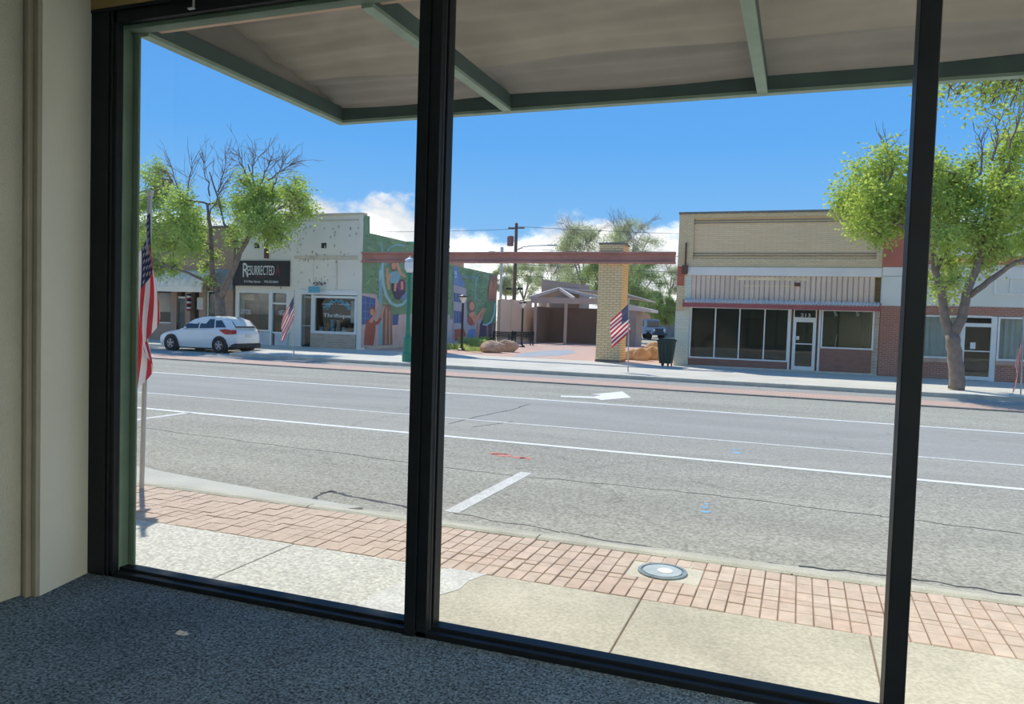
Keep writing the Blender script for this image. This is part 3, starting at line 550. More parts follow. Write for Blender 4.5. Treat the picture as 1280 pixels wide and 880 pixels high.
def ft(body, u0, v0, u1, v1, m='sign_white', par=None, y=YF-.12, **k):
    a, b = wp(u0, v0, YF), wp(u1, v1, YF); return text('lettering', body, m, par or sg, a.x, b.x, b.z, a.z, y, **k)
ft('R', 305.8, 329, 312.5, 346.5); ft('ESURRECTED', 311.5, 332.2, 344.8, 344.3); ft('A', 346, 331, 352, 345, 'sign_red')
ft('213 Main Street  -  970.255.0664', 307, 350.4, 349.5, 354)
ft('tattoo & piercing', 322, 345.6, 335, 347.6, 'sign_red')
# tattoo shop window and door
def frame_window(par, name, x0, x1, z0, z1, t=.08, y=YF, m='white_frame', gm='shop_glass', mids=()):
    f = MB(); f.box(x0, x0+t, y-.04, y+.1, z0, z1); f.box(x1-t, x1, y-.04, y+.1, z0, z1); f.box(x0+t, x1-t, y-.04, y+.1, z1-t, z1); f.box(x0+t, x1-t, y-.04, y+.1, z0, z0+t)
    for x in mids: f.box(x-t*.4, x+t*.4, y-.04, y+.1, z0+t, z1-t)
    o = f.build(name, m, par); e = [x0+t]+[x for x in mids]+[x1-t]
    for i in range(len(e)-1):
        g0 = e[i]+(t*.4 if i else 0); g1 = e[i+1]-(t*.4 if i < len(e)-2 else 0); box('pane', gm, o, g0, g1, y+.03, y+.04, z0+t, z1-t)
    return o
w1 = frame_window(b2, 'shop_window', -27.82, -25.72, .68, 2.78, .10)
box('stall_riser', 'gray_board', b2, -27.8, -25.7, YF-.02, YF+.2, 0, .66)
dt = MB(); dt.box(-25.72, -25.6, YF-.06, YF+.1, 0, 2.78); dt.box(-24.72, -24.58, YF-.06, YF+.1, 0, 2.78); dt.box(-25.6, -24.72, YF-.04, YF+.1, 2.7, 2.78); dt.box(-25.6, -24.72, YF-.04, YF+.1, 2.12, 2.2); dd = dt.build('door_frame', 'white_frame', b2)
box('door_leaf', 'shop_glass', dd, -25.6, -24.72, YF+.05, YF+.06, .1, 2.12); box('transom_pane', 'shop_glass', dd, -25.6, -24.72, YF+.05, YF+.06, 2.2, 2.7)
box('stall_riser', 'gray_board', b2, -25.35, -24.55, YF-.14, YF+.1, 0, .62); box('riser_cap', 'white_frame', b2, -25.45, -24.5, YF-.18, YF+.1, .62, .70)
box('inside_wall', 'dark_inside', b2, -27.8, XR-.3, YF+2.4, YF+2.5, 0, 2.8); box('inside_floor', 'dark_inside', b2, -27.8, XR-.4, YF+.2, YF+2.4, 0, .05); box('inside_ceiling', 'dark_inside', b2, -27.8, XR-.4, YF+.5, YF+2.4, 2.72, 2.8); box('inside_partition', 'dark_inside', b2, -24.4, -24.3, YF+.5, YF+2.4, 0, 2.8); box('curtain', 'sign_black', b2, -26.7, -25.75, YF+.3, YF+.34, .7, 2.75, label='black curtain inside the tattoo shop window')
box('inside_display', 'rust', b2, -27.7, -26.75, YF+.5, YF+.6, .7, 2.1)
box('inside_sign', 'far_orange', b2, *[f(a_, b_) for f, a_, b_ in ((lambda p, q: wp(*p, YF).x, (298.8, 367), 0), (lambda p, q: wp(*p, YF).x, (314.5, 367), 0))], YF+.2, YF+.23, wp(305, 375, YF).z, wp(305, 367, YF).z, label='orange lettered sign hanging inside the tattoo shop window')
ft('TATTOO', 298.8, 386.5, 313, 393, par=w1, y=YF+.028); ft('NIGHT', 348, 387.5, 358.5, 394.5, par=dd, y=YF+.045)
# thrift store half
w2 = frame_window(b2, 'display_window', -23.12, -20.55, .72, 2.62, .12, mids=())
box('brick_riser', 'thrift_brick', b2, -23.2, -20.55, YF-.08, YF+.2, 0, .72)
tr = MB(); tr.box(-23.95, -20.5, YF-.08, YF+.1, 2.66, 2.90); tr.build('header_band', 'white_frame', b2)
d2 = MB(); d2.box(-23.95, -23.82, YF-.04, YF+.1, 0, 2.66); d2.box(-23.22, -23.1, YF-.04, YF+.1, 0, 2.66); d2 = d2.build('door_frame', 'white_frame', b2)
box('door_leaf', 'shop_glass', d2, -23.82, -23.22, YF+.04, YF+.05, .05, 2.62); box('door_bar', 'steel', d2, -23.82, -23.22, YF, YF+.03, 1.05, 1.09)
ft('Thriftique', 404, 391.5, 438.5, 399, par=w2, y=YF+.028); ft('CLOTHING   *   FURNITURE', 402, 379, 437, 381.5, par=w2, y=YF+.028); ft('THRIFT', 379, 370, 391, 373, par=d2, y=YF+.03); ft('& HOME', 397, 370, 414, 372.4, par=w2, y=YF+.028)
wr = MB(); wc = wp(422, 384, YF)
for k in range(34):
    a = PI*k/33; r = .62+random.uniform(-.12, .12); x = wc.x+r*1.05*math.cos(a); z = wc.z-.1+r*.62*math.sin(a); s = random.uniform(.04, .1)
    wr.prism([(x-s, YF+.028, z), (x, YF+.028, z-s*.6), (x+s, YF+.028, z+s*.2), (x, YF+.028, z+s*.8)], (0, -.006, 0))
wr.build('painted_wreath', 'cyan_sign', w2)
a, b = wp(393, 358.5, YF), wp(405.5, 366.5, YF); box('hanging_sign', 'cyan_sign', b2, a.x, b.x, YF-.5, YF-.42, b.z, a.z, label='small cyan sign over the thrift shop door')
sc = MB(); c = wp(401, 354, YF)
for k in range(26): x = c.x+random.uniform(-.35, .35); z = c.z+random.uniform(-.12, .12); sc.beam((x, YF-.12, z), (x+random.uniform(-.12, .12), YF-.12, z+random.uniform(-.12, .16)), .02, .02)
sc.build('wire_scribble', 'rust', b2, kind='stuff')
for k in range(7):
    x = -22.9+k*.34; h = random.uniform(.25, .8); q = MB(); q.lathe((x, YF+.42, .72), [(.1, 0), (.14, h*.3), (.09, h*.7), (.12, h)], 8); q.build('displayed_goods', ['poster', 'rust', 'cyan_sign', 'pink_sill'][k % 4], b2)
box('mannequin_top', 'poster', b2, -21.1, -20.75, YF+.3, YF+.4, 1.3, 2.4)
# ---- mural painted on the side wall
mur = MB(); MCOLS = ['#7fa078', '#98b385', '#68906c', '#b4b6ba', '#5c709c', '#b06a56', '#d8a586', '#8bbcc4', '#937868', '#575468', '#cdbcb2', '#a2d0d2', '#86566f', '#7b97bd', '#c9a084', '#d5c7ba']
ml_ = []
for i, h in enumerate(MCOLS): k_ = 'mural_%d' % i; M[k_] = mat('mural_paint', h, .85, .10, 1.2); ml_.append(k_)
LAY = [0]
def mpoly(ci, pts, crop):
    """painted shape on the wall, given in pixels of one of two close-up views of it"""
    x0, y0, s = ((445, 270, 4.894), (555, 310, 6.283))[crop]
    LAY[0] += 1; X = XR+.006+LAY[0]*.0004
    P = []
    for (a, b) in pts:
        q = xp(x0+a/s, y0+b/s, XR); q.y = max(YF+.05, min(50.6, q.y)); q.z = max(.12, q.z); P.append((X, q.y, q.z))
    mur.cm = ci; mur.poly(P)
def ell(cx, cy, rx, ry, n=12, a0=0): return [(cx+rx*math.cos(a0+2*PI*k/n), cy+ry*math.sin(a0+2*PI*k/n)) for k in range(n)]
def limb(pts, wds):
    Lp, Rp = [], []
    for i, (x, y) in enumerate(pts):
        x0, y0 = pts[max(0, i-1)]; x1, y1 = pts[min(len(pts)-1, i+1)]; l = math.hypot(x1-x0, y1-y0) or 1; nx, ny = -(y1-y0)/l, (x1-x0)/l
        Lp.append((x+nx*wds[i], y+ny*wds[i])); Rp.append((x-nx*wds[i], y-ny*wds[i]))
    return Lp+Rp[::-1]
# backdrop
LAY[0] = 0
def wall_top(y):
    P = [(33.4, ZT), (34.1, 5.8), (38.5, 5.75), (39.5, 5.35), (43, 4.95), (52, 4.85)]
    if y < 33.4: return ZT
    for (a, za), (b, zb) in zip(P[:-1], P[1:]):
        if y <= b: return (5.8 if a == 33.4 else za+(zb-za)*(y-a)/(b-a))
    return 4.85
ys = [YF+.02, 33.38, 33.42, 34.08, 38.5, 39.5, 43, 47, 50.65]
for a, b in zip(ys[:-1], ys[1:]):
    mur.cm = 0; mur.poly([(XR+.004, a, 1.6), (XR+.004, b, 1.9), (XR+.004, b, wall_top(b-.01)), (XR+.004, a, wall_top(a+.001))])
    mur.cm = 10 if a < 39 else 3; mur.poly([(XR+.003, a, .1), (XR+.003, b, .1), (XR+.003, b, 2.3), (XR+.003, a, 2.3)])
for k in range(420):                                  # painted palm leaves
    y = random.uniform(33, 50.3); z = random.uniform(2.3, wall_top(y)-.05)
    if y < 33.6 and False: continue
    a = random.uniform(-.6, 3.6); l = random.uniform(.3, .8)
    dy, dz = math.cos(a)*l*(1 if y < 39 else 1.6), math.sin(a)*l*.6
    y2, z2 = min(50.6, max(32.9, y+dy)), min(wall_top(y)-.02, z+dz)
    if z2 > wall_top(min(max(y2, 32.9), 51.9))-.02: z2 = wall_top(min(max(y2, 32.9), 51.9))-.05
    mur.cm = random.choice((1, 2, 2, 1, 0, 2)); X = XR+.0055+k*2e-6
    mur.poly([(X, y, z), (X, (y+y2)/2-.03, (z+z2)/2+.06), (X, y2, z2), (X, (y+y2)/2+.03, (z+z2)/2-.06)])
LAY[0] = 6
mpoly(10, [(25, 470), (125, 480), (150, 560), (150, 790), (25, 810)], 0)
mpoly(4, [(25, 485), (118, 505), (116, 570), (85, 660), (25, 665)], 0)
for yy in (530, 580, 625): mpoly(13, limb([(25, yy), (110, yy+8)], [1.5, 1.5]), 0)
for xx in (55, 85): mpoly(13, limb([(xx, 490), (xx, 655)], [1.5, 1.5]), 0)
mpoly(4, [(222, 605), (262, 600), (255, 665), (222, 668)], 0)
mpoly(8, [(168, 540), (212, 545), (220, 660), (222, 788), (160, 790), (164, 640)], 0); mpoly(14, [(180, 560), (190, 560), (186, 785), (176, 785)], 0); mpoly(14, [(202, 580), (210, 580), (208, 785), (200, 785)], 0)
mpoly(7, [(140, 320), (158, 320), (160, 788), (134, 788)], 0); mpoly(11, [(138, 335), (156, 330), (156, 385), (138, 400)], 0)
ring = [(165, 240), (160, 330), (165, 420), (185, 490), (215, 535), (250, 550), (285, 540), (310, 510)]
mpoly(11, limb(ring, [6, 7, 8, 9, 9, 9, 8, 6]), 0); mpoly(7, limb([(190, 215), (210, 190), (250, 175), (300, 185)], [4, 4, 4, 4]), 0)
mpoly(7, limb([(150, 160), (160, 215), (180, 300)], [4, 4, 4]), 0)
# swinging woman
mpoly(9, [(215, 400), (262, 405), (300, 440), (300, 480), (262, 515), (235, 505), (215, 450)], 0)
mpoly(12, [(246, 395), (288, 385), (303, 410), (300, 450), (262, 460), (245, 430)], 0)
mpoly(7, [(203, 350), (232, 338), (262, 340), (276, 352), (255, 410), (212, 412), (202, 385)], 0)
mpoly(8, ell(230, 300, 23, 40), 0); mpoly(6, ell(230, 303, 15, 24), 0); mpoly(8, limb([(214, 290), (228, 276), (246, 290)], [6, 7, 6]), 0)
mpoly(6, limb([(205, 358), (192, 400), (200, 450)], [9, 8, 6]), 0); mpoly(6, limb([(190, 320), (187, 360), (196, 420)], [7, 7, 6]), 0); mpoly(6, limb([(272, 352), (258, 315), (244, 272)], [10, 8, 6]), 0); mpoly(6, limb([(275, 350), (298, 372)], [9, 7]), 0)
mpoly(6, limb([(280, 400), (280, 450)], [8, 7]), 0); mpoly(6, limb([(240, 410), (236, 460)], [8, 7]), 0); mpoly(13, [(270, 500), (300, 470), (312, 490), (285, 525)], 0)
# child in red, arms up
mpoly(5, [(65, 640), (92, 625), (115, 640), (118, 700), (104, 790), (46, 790), (52, 700)], 0)
mpoly(8, ell(96, 582, 19, 28), 0); mpoly(6, ell(97, 588, 13, 20), 0); mpoly(6, limb([(85, 650), (112, 610), (136, 560), (150, 535)], [10, 9, 7, 5]), 0); mpoly(5, limb([(110, 660), (136, 650), (150, 620)], [11, 9, 8]), 0); mpoly(6, limb([(150, 625), (160, 585), (172, 548)], [8, 7, 5]), 0)
# second half, behind the mullion to the right
mpoly(3, [(70, 285), (170, 320), (175, 410), (180, 730), (70, 735)], 1); mpoly(13, [(70, 140), (105, 150), (125, 215), (165, 290), (150, 310), (70, 290)], 1); mpoly(11, [(80, 180), (95, 180), (100, 225), (85, 240)], 1)
mpoly(4, [(75, 350), (130, 360), (132, 430), (75, 420)], 1); mpoly(4, [(75, 490), (135, 500), (135, 590), (75, 590)], 1)
for xx in (92, 112): mpoly(3, limb([(xx, 355), (xx, 590)], [1.5, 1.5]), 1)
mpoly(13, limb([(70, 212), (255, 235)], [4, 4]), 1); mpoly(7, limb([(275, 208), (250, 250), (240, 320), (238, 420)], [4, 4, 3, 3]), 1)
mpoly(9, [(300, 560), (412, 560), (412, 725), (240, 728), (262, 640)], 1); mpoly(8, [(330, 600), (345, 600), (345, 725), (330, 725)], 1); mpoly(8, [(372, 600), (392, 600), (392, 725), (372, 725)], 1)
mpoly(2, [(330, 420), (412, 420), (412, 590), (300, 600), (310, 500)], 1)
mpoly(8, [(362, 218), (392, 210), (420, 225), (418, 290), (404, 380), (392, 425), (372, 430), (345, 420), (340, 360), (350, 280)], 1)
for k in range(16): x = 352+k*4; mpoly(6 if k % 2 else 5, limb([(x+8, 235+random.uniform(0, 60)), (x, 300+random.uniform(0, 40)), (x-4, 400)], [1.6, 2.2, 1]), 1)
mpoly(8, ell(212, 460, 30, 50), 1); mpoly(6, ell(216, 455, 20, 34), 1); mpoly(6, [(195, 510), (235, 500), (262, 540), (255, 590), (222, 610), (190, 580)], 1); mpoly(5, [(185, 530), (212, 545), (235, 600), (200, 605), (183, 580)], 1)
mpoly(6, limb([(240, 570), (262, 555), (275, 520), (310, 470)], [14, 12, 10, 6]), 1); mpoly(6, limb([(270, 590), (265, 660), (255, 728)], [9, 9, 12]), 1); mpoly(14, limb([(285, 560), (300, 520), (322, 475)], [11, 9, 8]), 1)
mpoly(13, [(200, 640), (240, 632), (250, 660), (232, 728), (168, 730), (180, 680)], 1); mpoly(5, [(80, 640), (150, 630), (170, 680), (150, 728), (80, 728)], 1)
mpoly(11, limb([(300, 600), (330, 605), (365, 580), (390, 520), (400, 430)], [5, 6, 6, 6, 4]), 1)
mur.build('mural', ml_, b2)
box('mural_plinth', 'concrete_pale', b2, XR, XR+.12, YF+.4, 50.6, 0, .14)
c = xp(504, 300, XR-.8); q = MB(); q.tube([(XR-.8, 41, 4.6), (XR-.8, 41, 7.0)], .16, 10); q.build('vent_pipe', 'steel', b2)
q = MB(); q.box(XR-2.2, XR-.45, 40.2, 43.5, 4.6, 6.1); q.build('roof_cabinet', 'teal_metal', b2, label='teal green metal cabinet on the roof')
q = MB(); q.box(XR-1.6, XR-.6, 44.5, 46.2, 4.6, 5.6); q.build('roof_cabinet', 'far_orange', b2)
# ---- brick pillars and the red beam
def pillar(u0, v0, u1, label):
    a = wp(u0, v0, 32.72); b = wp(u1, v0, 32.72); p = thing('brick_pillar', label, 'pillar', ((a.x+b.x)/2, 33.3, 0), 'tan brick pillars under the red beam')
    MB().box(a.x, b.x, 32.72, 33.9, 0, 5.1).build('shaft', 'pillar_brick', p); MB().box(a.x-.03, b.x+.03, 32.69, 33.93, 5.1, 5.2).build('cap', 'coping', p, bevel=.02); MB().box(a.x-.02, b.x+.02, 32.70, 33.92, 0, .1).build('foot', 'pav_dark', p)
pillar(746, 400, 776, 'tan brick pillar right of the pavilion with a small flag before it'); pillar(516.5, 400, 546, 'tan brick pillar mostly hidden behind the middle window mullion')
bm = MB(); bm.box(XR+.05, -5.06, 32.66, 32.76, 4.32, 4.74); bm.box(XR+.05, -5.06, 32.55, 32.87, 4.70, 4.78); bm.box(XR+.05, -5.06, 32.55, 32.87, 4.28, 4.36)
tag(bm.build('steel_beam', 'beam_red'), 'long rusty red steel beam spanning the plaza entrance', 'beam')
# ---- tan brick shop on the right
b3 = thing('tan_shop', 'empty tan brick shop with a thin red awning and white door', 'building', (-1, YF, 0))
x0, x1 = -4.97, 2.84
g = MB(); g.box(x0, x1, YF+.6, 48, 3.0, 6.3); g.box(x0, x0+.3, YF+.6, 48, 0, 3.0); g.box(x1-.3, x1, YF+.6, 48, 0, 3.0); g.box(x0, x1, 47.7, 48, 0, 3); g.build('wall', 'tan_brick', b3)
g = MB(); g.box(x0, -4.36, YF, YF+.6, 2.3, 6.36); g.box(2.62, x1, YF, YF+.6, 3.8, 6.36); g.box(-4.36, 2.62, YF, YF+.6, 6.2, 6.36); g.box(-4.36, 2.62, YF, YF+.6, 4.15, 4.5); g.build('front_wall', 'tan_brick', b3)
box('brick_panel', 'tan_brick_recess', b3, -4.36, 2.62, YF+.1, YF+.6, 4.5, 6.2); rg = MB()
for z in (5.98, 6.08, 4.62, 4.72): rg.box(-4.36, 2.62, YF+.06, YF+.1, z, z+.03)
rg.build('panel_course', 'coping', b3)
box('coping', 'coping', b3, x0-.03, x1, YF-.05, YF+.65, 6.36, 6.45)
box('painted_pier', 'painted_brick', b3, x0-.01, -4.38, YF-.03, YF+.6, 0, 2.3, label='pale green painted lower part of the pier'); box('painted_pier', 'painted_brick', b3, -4.62, -4.36, YF-.02, YF+.3, 2.3, 3.8)
a, b = wp(847, 333, YF), wp(855, 357, YF); box('red_patch', 'red_paint', b3, a.x, b.x, YF-.012, YF, b.z, a.z)
a, b = wp(853.5, 332, YF), wp(860, 342.5, YF); box('bracket_box', 'rust', b3, a.x, b.x, YF-.2, YF, b.z, a.z); q = MB(); q.tube([((a.x+b.x)/2, YF-.05, a.z), ((a.x+b.x)/2, YF-.05, a.z+.95)], .035, 6); q.build('bracket_rod', 'rust', b3)
box('white_band', 'white_band', b3, -4.55, 2.83, YF-.08, YF+.3, 3.82, 4.15)
sd = MB(); n = 36
for k in range(n):
    a = -4.36+k*(6.98/n); sd.box(a+.022, a+6.98/n-.022, YF-.03, YF+.03, 2.7, 3.82)
sd.build('siding', 'pink_siding', b3, kind='stuff'); box('siding_backing', 'siding_groove', b3, -4.36, 2.62, YF, YF+.5, 2.5, 3.82)
a, b = wp(922, 346.5, YF), wp(1008, 351, YF); box('sign_scar', 'streak', b3, a.x, b.x, YF-.036, YF-.01, b.z, a.z, label='pale horizontal scar of a removed sign'); a, b = wp(930, 356.5, YF), wp(998, 358.5, YF); box('sign_scar', 'streak', b3, a.x, b.x, YF-.036, YF-.01, b.z, a.z)
a, b = wp(993, 353.5, YF), wp(1000, 358, YF); box('junction_box', 'rust', b3, a.x, b.x, YF-.1, YF-.01, b.z, a.z)
rw = MB(); nn = 60
for k in range(nn):
    a = -4.62+k*(7.45/nn); s = 7.45/nn
    rw.cm = 1; rw.prism([(a, YF-.55, 2.64), (a+s*.5, YF-.55, 2.71), (a+s, YF-.55, 2.64), (a+s, YF-.02, 2.80), (a+s*.5, YF-.02, 2.86), (a, YF-.02, 2.80)], (0, 0, .012))
rw.cm = 0; rw.box(-4.62, 2.83, YF-.57, YF-.52, 2.48, 2.65); rw.box(-4.62, -4.57, YF-.52, YF, 2.5, 2.78); rw.box(2.78, 2.83, YF-.52, YF, 2.5, 2.78)
rw.build('strip_awning', ['red_awning', 'awning_white'], b3)
w3 = frame_window(b3, 'display_window', -4.36, -.44, .36, 2.52, .06, mids=(-3.33, -2.36, -1.38)); box('brick_riser', 'base_brick', b3, -4.36, -.42, YF-.02, YF+.3, 0, .36)
box('door_jamb', 'white_frame', b3, -.44, -.37, YF-.05, YF+.1, 0, 2.55); box('door_jamb', 'white_frame', b3, .66, .74, YF-.05, YF+.1, 0, 2.55)
box('door_post', 'rust', b3, -.37, -.29, YF+.0, YF+.1, 0, 2.55); box('door_post', 'rust', b3, .58, .66, YF+.0, YF+.1, 0, 2.55)
dl = MB(); dl.box(-.29, -.17, YF+.0, YF+.07, .05, 2.13); dl.box(.46, .58, YF, YF+.07, .05, 2.13); dl.box(-.17, .46, YF, YF+.07, 1.99, 2.13); dl.box(-.17, .46, YF, YF+.07, .05, .22); dl.box(-.17, .46, YF-.03, YF+.03, 1.10, 1.14); dl.box(-.29, .58, YF, YF+.07, 2.13, 2.18); dl.box(-.29, -.25, YF, YF+.07, 2.18, 2.52); dl.box(.54, .58, YF, YF+.07, 2.18, 2.52); dl.box(-.29, .58, YF, YF+.07, 2.48, 2.52)
dl = dl.build('door', 'white_frame', b3); box('door_pane', 'shop_glass', dl, -.17, .46, YF+.03, YF+.04, .22, 1.99); box('transom_pane', 'shop_glass', dl, -.25, .54, YF+.03, YF+.04, 2.18, 2.48)
box('door_notice', 'sign_white', dl, -.15, -.04, YF+.015, YF+.025, 1.28, 1.42)
a, b = wp(1001, 391.8, YF), wp(1013, 396.5, YF); text('house_number', '213', 'sign_white', dl, a.x, b.x, b.z, a.z, YF+.025)
w4 = frame_window(b3, 'display_window', .76, 2.66, .98, 2.52, .06); box('brick_riser', 'base_brick', b3, .74, 2.62, YF-.02, YF+.3, 0, .98)
box('corner_pier', 'thrift_brick', b3, 2.62, x1, YF-.01, YF+.4, 0, 2.5); box('front_step', 'concrete_pale', b3, -4.4, 2.84, YF-.1, YF, 0, .07)
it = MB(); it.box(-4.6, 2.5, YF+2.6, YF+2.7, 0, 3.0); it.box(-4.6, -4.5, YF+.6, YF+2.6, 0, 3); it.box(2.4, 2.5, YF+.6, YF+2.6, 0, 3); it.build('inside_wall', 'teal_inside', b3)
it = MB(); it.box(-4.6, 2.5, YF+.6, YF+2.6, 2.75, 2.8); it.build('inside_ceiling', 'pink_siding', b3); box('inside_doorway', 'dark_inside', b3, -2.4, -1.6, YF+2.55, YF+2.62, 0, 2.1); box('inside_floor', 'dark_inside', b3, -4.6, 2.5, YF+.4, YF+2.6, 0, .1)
for u in (1045, 1072.5):
    c = wp(u, 391, YF+.4); q = MB(); q.tube([(c.x-.06, YF+.4, c.z+.12), (c.x-.05, YF+.4, c.z+.02), (c.x+.02, YF+.38, c.z-.12)], [.02, .03, .07], 8); q.build('track_light', 'sign_white', b3)
c = wp(1045, 425, YF+.3); q = MB(); q.beam((c.x-.03, YF+.3, .98), (c.x+.03, YF+.3, 1.55), .05, .02); q.build('leaning_board', 'poster', b3)
# ---- grey panel shop at far right
b4 = thing('grey_shop', 'grey panelled shop with red brick base and curtained windows behind the tree', 'building', (8, YF, 0))
g = MB(); g.box(2.84, 16, YF+.6, 48, 0, 5.9); g.box(2.84, 16, YF+.02, YF+.6, 2.7, 5.9); g.build('wall', 'grey_panel', b4)
box('red_column', 'red_paint', b4, 2.84, 3.62, YF-.06, YF+.5, 4.22, 6.4)
for k in range(7): a = 3.62+k*1.7; box('upper_panel', 'grey_panel', b4, a+.02, a+1.68, YF-.03, YF+.05, 4.62, 5.85)
box('red_stripe', 'red_paint', b4, 3.62, 16, YF-.06, YF+.05, 4.32, 4.62); box('lower_band', 'white_band', b4, 2.86, 16, YF-.04, YF+.05, 3.86, 4.2)
box('lower_panel', 'grey_panel', b4, 2.88, 3.9, YF-.03, YF+.05, 2.72, 3.84); box('lower_panel', 'grey_panel', b4, 3.93, 16, YF-.03, YF+.05, 2.76, 3.84)
g = MB(); g.box(2.86, 4.05, YF-.02, YF+.6, 0, 2.70); g.box(4.05, 16, YF-.02, YF+.6, 2.42, 2.74); g.box(4.05, 5.62, YF-.02, YF+.6, 0, .62); g.box(6.78, 16, YF-.02, YF+.6, 0, .62); g.box(9.4, 16, YF-.02, YF+.6, .62, 2.42); g.build('brick_wall', 'red_brick', b4)
g = MB(); g.box(4.05, 5.62, YF-.08, YF+.3, .62, .78); g.box(6.78, 9.4, YF-.08, YF+.3, .62, .78); g.build('window_sill', 'pink_sill', b4)
frame_window(b4, 'curtained_window', 4.08, 5.60, .78, 2.40, .06); frame_window(b4, 'curtained_window', 6.80, 9.38, .78, 2.40, .07)
def drape(x0, x1):
    q = MB(); q.grid(lambda u, v: (x0+u*(x1-x0), YF+.3+.05*math.sin(u*(x1-x0)*26)+.02*math.sin(u*(x1-x0)*61), .8+v*1.6), int((x1-x0)*60), 2); q.build('curtain', 'curtain', b4, smooth=True)
drape(4.1, 5.55); drape(6.9, 9.3)
dl = MB(); dl.box(5.62, 5.76, YF-.02, YF+.08, .0, 2.14); dl.box(6.60, 6.78, YF-.02, YF+.08, 0, 2.4); dl.box(5.76, 6.60, YF-.02, YF+.08, 2.0, 2.14); dl.box(5.76, 6.6, YF-.02, YF+.08, .02, .16); dl.box(5.62, 6.6, YF-.02, YF+.08, 2.34, 2.42); dl.box(5.76, 6.6, YF-.04, YF, 1.08, 1.12)
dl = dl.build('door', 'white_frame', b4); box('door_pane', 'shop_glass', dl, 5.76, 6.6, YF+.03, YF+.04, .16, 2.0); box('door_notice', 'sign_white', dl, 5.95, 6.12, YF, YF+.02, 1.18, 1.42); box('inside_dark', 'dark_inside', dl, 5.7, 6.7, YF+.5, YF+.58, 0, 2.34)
uw = frame_window(b4, 'upper_window', 6.60, 8.2, 3.20, 3.86, .06, y=YF-.04, mids=(7.12,)); box('inside_dark', 'dark_inside', uw, 6.62, 8.18, YF+.0, YF+.015, 3.22, 3.84)
a, b = wp(1264, 354, YF), wp(1274, 360, YF); box('window_notice', 'sign_white', uw, a.x, b.x, YF-.025, YF-.016, b.z, a.z)
# ================================================================== PLAZA
tf = thing('tan_fence', 'tan panelled wall at the back of the plaza beyond the mural', 'fence', (-18.8, 51, 0))
FA, FB = Vector((-20.12, 51.0, 0)), Vector((-19.0, 58.6, 0)); fd = (FB-FA).normalized(); fx = Vector((fd.y, -fd.x, 0)); FM = Matrix((fx, fd, (0, 0, 1))).transposed(); fl_ = (FB-FA).length/5
for k in range(5):
    h = 3.15 if k < 3 else 2.7; q = MB(); q.obox(FA+fd*(fl_*(k+.5))+Vector((0, 0, h/2)), (.06, fl_/2-.02, h/2), FM); q.build('panel', 'tan_fence', tf)
for k in range(6):
    q = MB(); q.obox(FA+fd*(fl_*k)+Vector((0, 0, 1.6)), (.09, .06, 1.6), FM); q.build('post', 'tan_fence', tf)
q = MB(); q.box(-20.25, -20.0, 50.75, 50.95, 0, 3.1); q.build('end_panel', 'tan_fence', tf)
# pavilion
pa = thing('pavilion', 'dark walled plaza pavilion with an open gabled roof frame', 'pavilion', (-14, 56, 0))
PYF, PYB = 53.3, 60.
pl = wp(664, 380, PYF); pr = wp(750, 380, PYF); pL = pl.x; p706 = wp(707, 400, PYF).x; pR = wp(813, 385, 58).x
wl = wp(680, 400, 56.5).x
g = MB(); g.box(wl, pR-1.2, 58.0, 58.3, 0, 2.75); g.box(wl-.15, wl, 54.8, 58.2, 0, 2.75); g.build('wall', 'pav_dark', pa)
a = wp(780, 400, 56).x; b = wp(796.5, 400, 56).x; box('end_wall', 'pav_grey', pa, a, b, 55.7, 58, 0, 2.9)
za = wp(700, 376, PYF).z; g = MB(); g.box(pL, pR-2.2, PYF-.1, PYF+.1, za-.2, za+.22); g.build('front_beam', 'pav_beam', pa)
for x in (pL+.35, p706, wp(750, 400, PYF).x): box('post', 'pav_beam', pa, x-.09, x+.09, PYF-.09, PYF+.09, 0, za)
apx = wp(700, 361, 56.5); zr = apx.z
for (xa, ya, za_) in ((pL-.1, PYF-.1, za+.2), (p706+.6, PYF-.1, za+.2), (pR-2.5, PYF, za+.25)): g = MB(); g.beam((xa, ya, za_), (apx.x, 56.3, zr), .14, .2); g.build('rafter', 'pav_roof', pa)
g = MB(); g.prism([(pL-.1, PYF, za+.22), (apx.x, 56.5, zr), (apx.x, 58.6, zr), (pL-.1, 58.6, za+.3)], (0, 0, .08)); g.prism([(apx.x, 56.3, zr), (pR-1.5, 56.3, za+.65), (pR+.2, 59, za+.15), (apx.x, 59, zr)], (0, 0, .10)); g.build('roof', 'pav_roof', pa)
a = wp(779, 381, 56); b = wp(815, 387, 56); g = MB(); g.prism([(a.x, 55.6, a.z+.1), (b.x, 55.6, b.z), (b.x, 55.6, b.z-.22), (a.x, 55.6, a.z-.35)], (0, 3, 0)); g.build('eave', 'pav_roof', pa)
a = wp(681, 350, 60); b = wp(728, 367, 60); bb = wp(728, 355.5, 60); g = MB(); g.prism([(a.x, 59.2, 2.5), (b.x, 59.2, 2.5), (b.x, 59.2, bb.z), (a.x, 59.2, a.z)], (0, 3, 0)); g.build('roof_parapet', 'pav_grey', pa)
